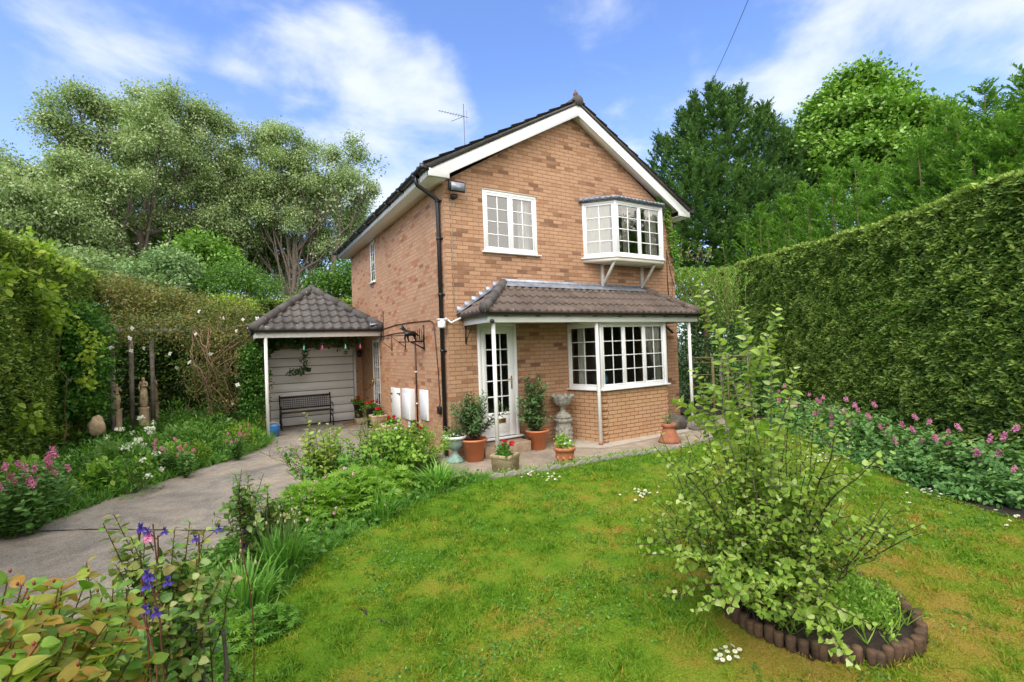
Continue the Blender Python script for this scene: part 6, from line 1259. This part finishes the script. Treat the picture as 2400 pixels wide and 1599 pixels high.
for i,((px,py),d,lab) in enumerate(WS):
    o=PW if i==0 else copy_tree(PW); o['label']=lab; p=at(px,py,d); o.location=(p[0],p[1],0); o.rotation_euler=(0,0,i*2.); s_=max(.5,(p[2]+.1)/.62); o.scale=(min(1.1,s_),min(1.1,s_),s_)
PM=[leaf_mound('leafy_plant',(0,0,0),'x','plant',.36,.42,'l_bright',.095,420,720,T_LEAF,.5,None,'leafy plants in the left bed'),leaf_mound('leafy_plant',(0,0,0),'x','plant',.38,.4,'l_valer',.11,300,721,T_OVAL,.6,None,'leafy plants in the left bed'),leaf_mound('leafy_plant',(0,0,0),'x','plant',.38,.5,'l_mid',.06,800,722,T_LANCE,.55,None,'leafy plants in the left bed'),leaf_mound('yellow_green_plant',(0,0,0),'x','plant',.36,.45,'l_lime',.06,640,723,T_FLAT,.35,None,'leafy plants in the left bed')]
MS=[]
for y in np.arange(-2.2,6.3,.42): MS.append((dledge(y)-.30+rg.normal(0,.04),y))
for y in np.arange(-1.6,8,.62): MS.append((dledge(min(y,6.2))-.95+rg.normal(0,.1),y))
for y in np.arange(0,8.6,.8): MS.append((max(-5.7,dledge(min(y,6.2))-1.7+rg.normal(0,.1)),y))
usedM=[0]*4; row=0
for i,(x,y) in enumerate(MS):
    k=int(rg.choice([0,1,2,3],p=[.3,.25,.32,.13])); kind=['bright leafy mound','blue green broad leaved mound','fine leaved green mound','yellow green mound'][k]
    where='front row' if i<21 else ('middle row' if i<37 else 'back row')
    usedM[k]+=1; lab='%s, %s of left bed, number %d from the viewer'%(kind,where,usedM[k])
    o=PM[k] if usedM[k]==1 else copy_tree(PM[k]); o['label']=lab; o.location=(x,y,0); o.rotation_euler=(0,0,rg.uniform(0,6)); s_=rg.uniform(.7,1.2)*(.9 if i<21 else 1.15); o.scale=(s_,s_,s_*rg.uniform(.9,1.6))
def gp(px,py): p=gr(px,py); return (p[0],p[1],0)
# small stones at the drive edge
rock(tuple(gr(283,1130)+np.array((0,0,.04))),(.13,.1,.07),'brown stone at the left edge of the drive beside the foliage',14,'chim')

# ================================================ middle bed between drive and lawn
rg=np.random.default_rng(80)
q=[]
bp=list(dr)+list(ll[::-1]); BPn=np.array([tuple(p[:2]) for p in bp])
while len(q)<2600:
    c=np.c_[rg.uniform(-7,-.3,900),rg.uniform(-8.6,.6,900)]; c=c[inpoly(c,BPn)]; q+= [(a,b,rg.uniform(.02,.10)) for a,b in c]
q=np.array(q[:2600]); fb=FB(); puffs(fb,q[::2],.10,14,.045,rg,T_PALM,tb=.5,up=1.,flat=.7,pj=.15); puffs(fb,q[1::2],.1,12,.06,rg,T_LEAF,tb=.55,up=.9,flat=.7)
o=fb.build('ground_cover',M_['l_mid'],org=(-3.,-3.,0)); tag(o,'low leafy cover filling the middle bed between drive and lawn','ground cover',kind='stuff')
q2=[]
for _ in range(1500): 
    i=rg.integers(0,len(ll)-1); p=np.array(ll[i][:2])*(1-(t:=rg.uniform()))+np.array(ll[i+1][:2])*t; q2.append((p[0]+rg.normal(0,.06)-.05,p[1]+rg.normal(0,.06)+.05,.01))
q2=np.array(q2); Q=np.repeat(q2,6,0)+rg.normal(0,.03,(len(q2)*6,3))*(1,1,0); fb=FB(); fb.add(T_BLADE,Q,nrm(rdir(len(Q),rg)*.8+np.array((0,0,.8))),rdir(len(Q),rg),.10*rg.uniform(.4,1.5,len(Q)),rg.normal(.5,.2,len(Q)),wid=1.1); o=fb.build('edge_grass',M_['l_strap'],org=(-2.5,-3.,0)); tag(o,'longer grass along the lawn edge of the middle bed','grass',kind='stuff')
fb=FB(); q3=np.array([(np.interp(s_,np.arange(len(pt)),np.array([p[0] for p in pt])),np.interp(s_,np.arange(len(pt)),np.array([p[1] for p in pt]))+rg.uniform(.02,.16),.01) for s_ in rg.uniform(0,len(pt)*.55,260)]); Q=np.repeat(q3,7,0)+rg.normal(0,.03,(len(q3)*7,3))*(1,1,0); fb.add(T_BLADE,Q,nrm(rdir(len(Q),rg)*.8+np.array((0,0,.8))),rdir(len(Q),rg),.09*rg.uniform(.4,1.5,len(Q)),rg.normal(.7,.25,len(Q)),wid=1.1)
o=fb.build('edge_weeds',M_['l_strap'],org=(.5,-1.65,0)); tag(o,'weeds and small flowers growing behind the scalloped edging','weeds',kind='stuff'); fp=FB(); Q=q3[rg.integers(0,len(q3),120)]+np.c_[np.zeros((120,2)),rg.uniform(.04,.1,120)]; fp.add(T_DAISY,Q,rdir(120,rg)*(1,1,.2),np.array((0,0,1.))+rdir(120,rg)*.4,.016,.5); fp.build('small_flower',M_['f_pale'],o)
# cranesbill mound
g_=gp(790,1195); g1=(g_[0]+.25,g_[1]+.35,0)
for i,(px,py,r_,h,lab) in enumerate(((720,1180,.5,.42,'bright green cranesbill mound with pale pink flowers, left part of the middle bed'),(820,1165,.55,.5,'bright green cranesbill mound with pale pink flowers, largest, mid bed'),(885,1130,.42,.42,'bright green cranesbill mound with pale pink flowers, nearest the day lilies'))):
    c=gp(px,py+10); leaf_mound('cranesbill_plant',c,lab,'cranesbill',r_,h,'l_bright',.085,1150,800+i,T_PALM,.5,('f_pale',9,.035,5,.012),'cranesbill mounds in the middle bed',up=1.1)
# leafy rose like shrubs behind
def shrub(name,px,py,h,spread,n,label,seed,leaf='l_bright',size=.055,stem='twig',tmpl=T_OVAL,step=.03,cat='shrub',tb=.5,top_bias=0.,d=None,tw=2,r0=.006,fl=None,start=.2,fan=.9):
    rg=np.random.default_rng(seed); c=np.array(gp(px,py)); t_=thing(name,tuple(c),label,cat)
    tops=[c+np.array((rg.normal(0,spread),rg.normal(0,spread),h*rg.uniform(.62,1.05))) for _ in range(n)]
    E=stems_leaves(t_,c,tops,lambda A,B,r:r.normal(0,.04,3),0,leaf,stem,size,step,seed+1,tmpl,r0,fan,start=start,tb=tb,twigs=tw)
    if fl:
        for k in range(fl[1]): p=E[rg.integers(len(E))]+rg.normal(0,.02,3); f2=FB(); puffs(f2,p[None],fl[3],fl[2],fl[4],rg,T_FLOWER,tb=.5,tv=.3); f2.build('flower',M_[fl[0]],t_)
    return t_
shrub('garden_shrub',905,1115,.88,.28,60,'dense fresh green shrub in front of the half barrel planter',811,'l_bright',.07,'twig',T_OVAL,.03,tb=.6)
shrub('garden_shrub',975,1100,.66,.2,30,'small leafy shrub beside the pedestal urn, next to the day lilies',812,'l_bright',.055,'vine',T_LEAF,.03,tb=.55)
shrub('garden_shrub',850,1090,.98,.14,14,'slender upright feathery shoots left of the dense shrub',813,'l_lime',.05,'twig',T_LANCE,.02,tb=.45,tw=3)
shrub('rose_bush',735,1150,1.1,.18,14,'tall thin rose stems with pale new leaves, rising in front of the bench',814,'l_apple',.085,'rosewood',T_LEAF,.035,tb=.6,start=.35,tw=3)
shrub('rose_bush',770,1140,.66,.34,46,'low leafy rose growth around the tall stems',815,'l_mid',.075,'twig',T_OVAL,.035,tb=.6)
shrub('rose_bush',585,1330,1.0,.12,10,'tall leafy rose stems on the driveway side of the bulb foliage',816,'l_rose',.07,'twig',T_LEAF,.026,tb=.6,tw=4)
shrub('rose_bush',640,1285,.62,.22,18,'medium green rose bush left of the cranesbill',817,'l_rose',.06,'twig',T_OVAL,.03,tb=.6)
shrub('spreading_twigs',700,1085,.42,.42,12,'wispy twigs of tiny yellow leaves arching over the drive',818,'l_lime',.022,'twig',T_LEAF,.03,tb=.8,tw=5)
# bulb foliage
strap_clump('bulb_clump',gp(650,1330),'large clump of upright blue green bulb leaves with papery buds',"plant",.50,.30,210,821,buds=16,group='strap leaved clumps in the middle bed',w_=.8,tb=.35)
strap_clump('bulb_clump',gp(560,1410),'grassy clump of bulb leaves just behind the near rose bush',"plant",.42,.30,150,822,buds=7,group='strap leaved clumps in the middle bed',w_=.8,tb=.5)
strap_clump('day_lily',gp(1005,1128),'arching day lily clump at the lawn corner by the patio',"plant",.42,.42,150,823,group='strap leaved clumps in the middle bed',w_=1.25,tb=.55)
strap_clump('day_lily',gp(880,1195),'strap leaved clump at the lawn edge below the cranesbill',"plant",.36,.3,110,824,group='strap leaved clumps in the middle bed',w_=.9,tb=.4)
strap_clump('day_lily',gp(990,1085),'yellow flowered strap leaved clump behind the arching day lily',"plant",.34,.25,70,825,group='strap leaved clumps in the middle bed',w_=.8,tb=.5)
fy=FB(); rg=np.random.default_rng(826); P=np.array(gp(985,1080))+np.c_[rg.normal(0,.14,9),rg.normal(0,.14,9),rg.uniform(.3,.42,9)]; fy.add(T_FLOWER,P,rdir(9,rg),rdir(9,rg)+np.array((0,0,1.)),.05,.5); o=fy.build('yellow_flowers',M_['f_yellow'],org=tuple(P[0])); tag(o,'few small yellow flowers over the strap leaves near the urn','flowers')
# near rose bush
def columbine(px,py,d,label,mat,seed,zb=.0):
    rg=np.random.default_rng(seed); p=at(px,py,d); t_=thing('columbine',(p[0],p[1],0),label,'columbine','columbines in the middle bed'); mb=MB(); mb.tube(curve((p[0]+.03,p[1],0),p,(.02,0,0),8,.008,rg),.003,5,False)
    for k in range(2):
        q=p+rg.normal(0,.025,3); mb.tube([p-(0,0,.06),q],.002,4,False); f2=FB(); m=6; a=np.arange(m)*1.047; X=np.c_[np.cos(a),np.sin(a),np.full(m,-.5)]; f2.add(T_OVAL,np.repeat(q[None],m,0),X,np.array((0,0,1.)),.024,rg.normal(.5,.2,m)); f2.add(T_LANCE,np.repeat(q[None],m,0),X*(-.25,-.25,-1)+0,rdir(m,rg),.022,.3); f2.build('flower',M_[mat],t_)
    mb.build('stem',M_['rosewood'],t_,fix=False)
RB=np.array((-3.62,-5.28,0)); t_=thing('rose_bush',tuple(RB),'near rose bush with red tipped shoots and gnarled stems at the lower left','rose bush'); rg=np.random.default_rng(830)
tp=[(265,1175,2.5),(245,1215,2.45),(300,1235,2.4),(330,1240,2.5),(405,1210,2.5),(440,1195,2.55),(498,1215,2.5),(470,1290,2.4),(200,1290,2.4),(250,1330,2.3),(520,1330,2.4),(360,1300,2.3),(290,1360,2.25),(440,1340,2.3),(230,1400,2.2),(380,1400,2.2),(330,1440,2.2),(470,1400,2.3),(540,1310,2.5),(290,1300,2.45),(410,1290,2.45),(350,1370,2.35)]
stems_leaves(t_,RB,[at(*q) for q in tp],lambda A,B,r:r.normal(0,.05,3)*(1,1,.4),0,'l_rose','rosewood',.054,.0145,831,T_OVAL,.0045,1.,nj=1.2,start=.42,tb=.55,tgrad=.6,tw=.17,twigs=3,droop=.1)
mb=MB()
for k in range(5): mb.tube(curve(RB+np.array((rg.normal(0,.08),rg.normal(0,.08),0)),at(430+rg.normal(0,60),1420+rg.normal(0,30),2.35),rg.normal(0,.07,3),9,.012,rg),np.linspace(.014,.007,9),7,False)
mb.build('old_wood',M_['bark'],t_,fix=False)
for i,(px,py,d,lb,mt) in enumerate(((358,1205,2.45,'deep violet columbine standing above the near rose bush','f_purple'),(318,1222,2.5,'violet columbine left of the tallest one','f_purple'),(352,1232,2.45,'pink columbine just below the tallest violet one','f_pink'),(452,1222,2.5,'small violet columbine at the right of the near rose bush','f_purple'),(320,1332,2.1,'violet columbine low in the near rose bush, left of a pair','f_purple'),(352,1328,2.1,'violet columbine low in the near rose bush, right of a pair','f_purple'),(336,1410,2.0,'lowest violet columbine in front of the rose bush','f_purple'),(555,1235,2.9,'almost black columbine by the tall rose stems','f_black'))): columbine(px,py,d,lb,mt,840+i)
# ferny columbine foliage below
for i,(px,py,r_,h,lb) in enumerate(((400,1480,.26,.3,'soft columbine foliage under the near rose bush'),(500,1440,.22,.2,'low columbine foliage at the lawn edge'),(430,1545,.24,.34,'columbine foliage at the bottom edge of the view'),(330,1500,.25,.36,'shaded columbine foliage between rose and bronze leaved shrub'),(610,1400,.2,.16,'small leafy tuft at the lawn edge below the bulb clump'))):
    c=np.array(gr(px,py,.15)); c[2]=0; leaf_mound('columbine_foliage',tuple(c),lb,'plant',r_,h,'l_bright' if i%2 else 'l_mid',.05,420,850+i,T_PALM,.5,None,'columbine foliage in the middle bed',up=1.)
# bronze-green tutsan shrub, very near
HBs=np.array((-4.05,-6.45,0)); t_=thing('tutsan_shrub',tuple(HBs),'large leaved bronze tinted shrub with red buds filling the lower left corner','shrub'); rg=np.random.default_rng(860)
tp=[(40,1370,1.45),(130,1365,1.5),(230,1365,1.6),(5,1430,1.3),(110,1430,1.4),(215,1435,1.45),(60,1490,1.25),(150,1490,1.35),(270,1480,1.45),(340,1480,1.6),(20,1540,1.2),(140,1555,1.25),(220,1550,1.3),(340,1540,1.5),(10,1350,1.5),(60,1345,1.6),(110,1335,1.6),(165,1345,1.65),(215,1330,1.7),(30,1400,1.4),(90,1395,1.45),(150,1400,1.5),(205,1400,1.55),(255,1390,1.6),(10,1460,1.3),(70,1460,1.35),(130,1455,1.4),(190,1460,1.45),(245,1455,1.5),(295,1450,1.55),(40,1520,1.25),(110,1520,1.3),(180,1525,1.35),(245,1520,1.4),(310,1510,1.5),(300,1400,1.7),(-40,1420,1.3),(-60,1350,1.5),(20,1570,1.2),(90,1580,1.25),(170,1580,1.3),(250,1575,1.35),(-30,1500,1.25)]
E=stems_leaves(t_,[HBs+np.array((rg.normal(0,.15),rg.normal(0,.15),0)) for _ in range(12)],[at(*q)+(0,0,.0) for q in tp],lambda A,B,r:r.normal(0,.03,3),0,'l_hyper','rosewood',.066,.024,861,T_BIG,.004,.95,nj=.9,start=.4,tb=.26,tgrad=.75,tw=.16,whorl=2,droop=.0,wid=1.3)
mb_=plain('red_bud',(.25,.05,.03),.5,.2,30)
for e in E[:26]:
    f=MB(); f.ball(e+rg.normal(0,.008,3)+np.array((0,0,.015)),(.003,.003,.005),6,5); f.build('bud',mb_,t_,smooth=True)
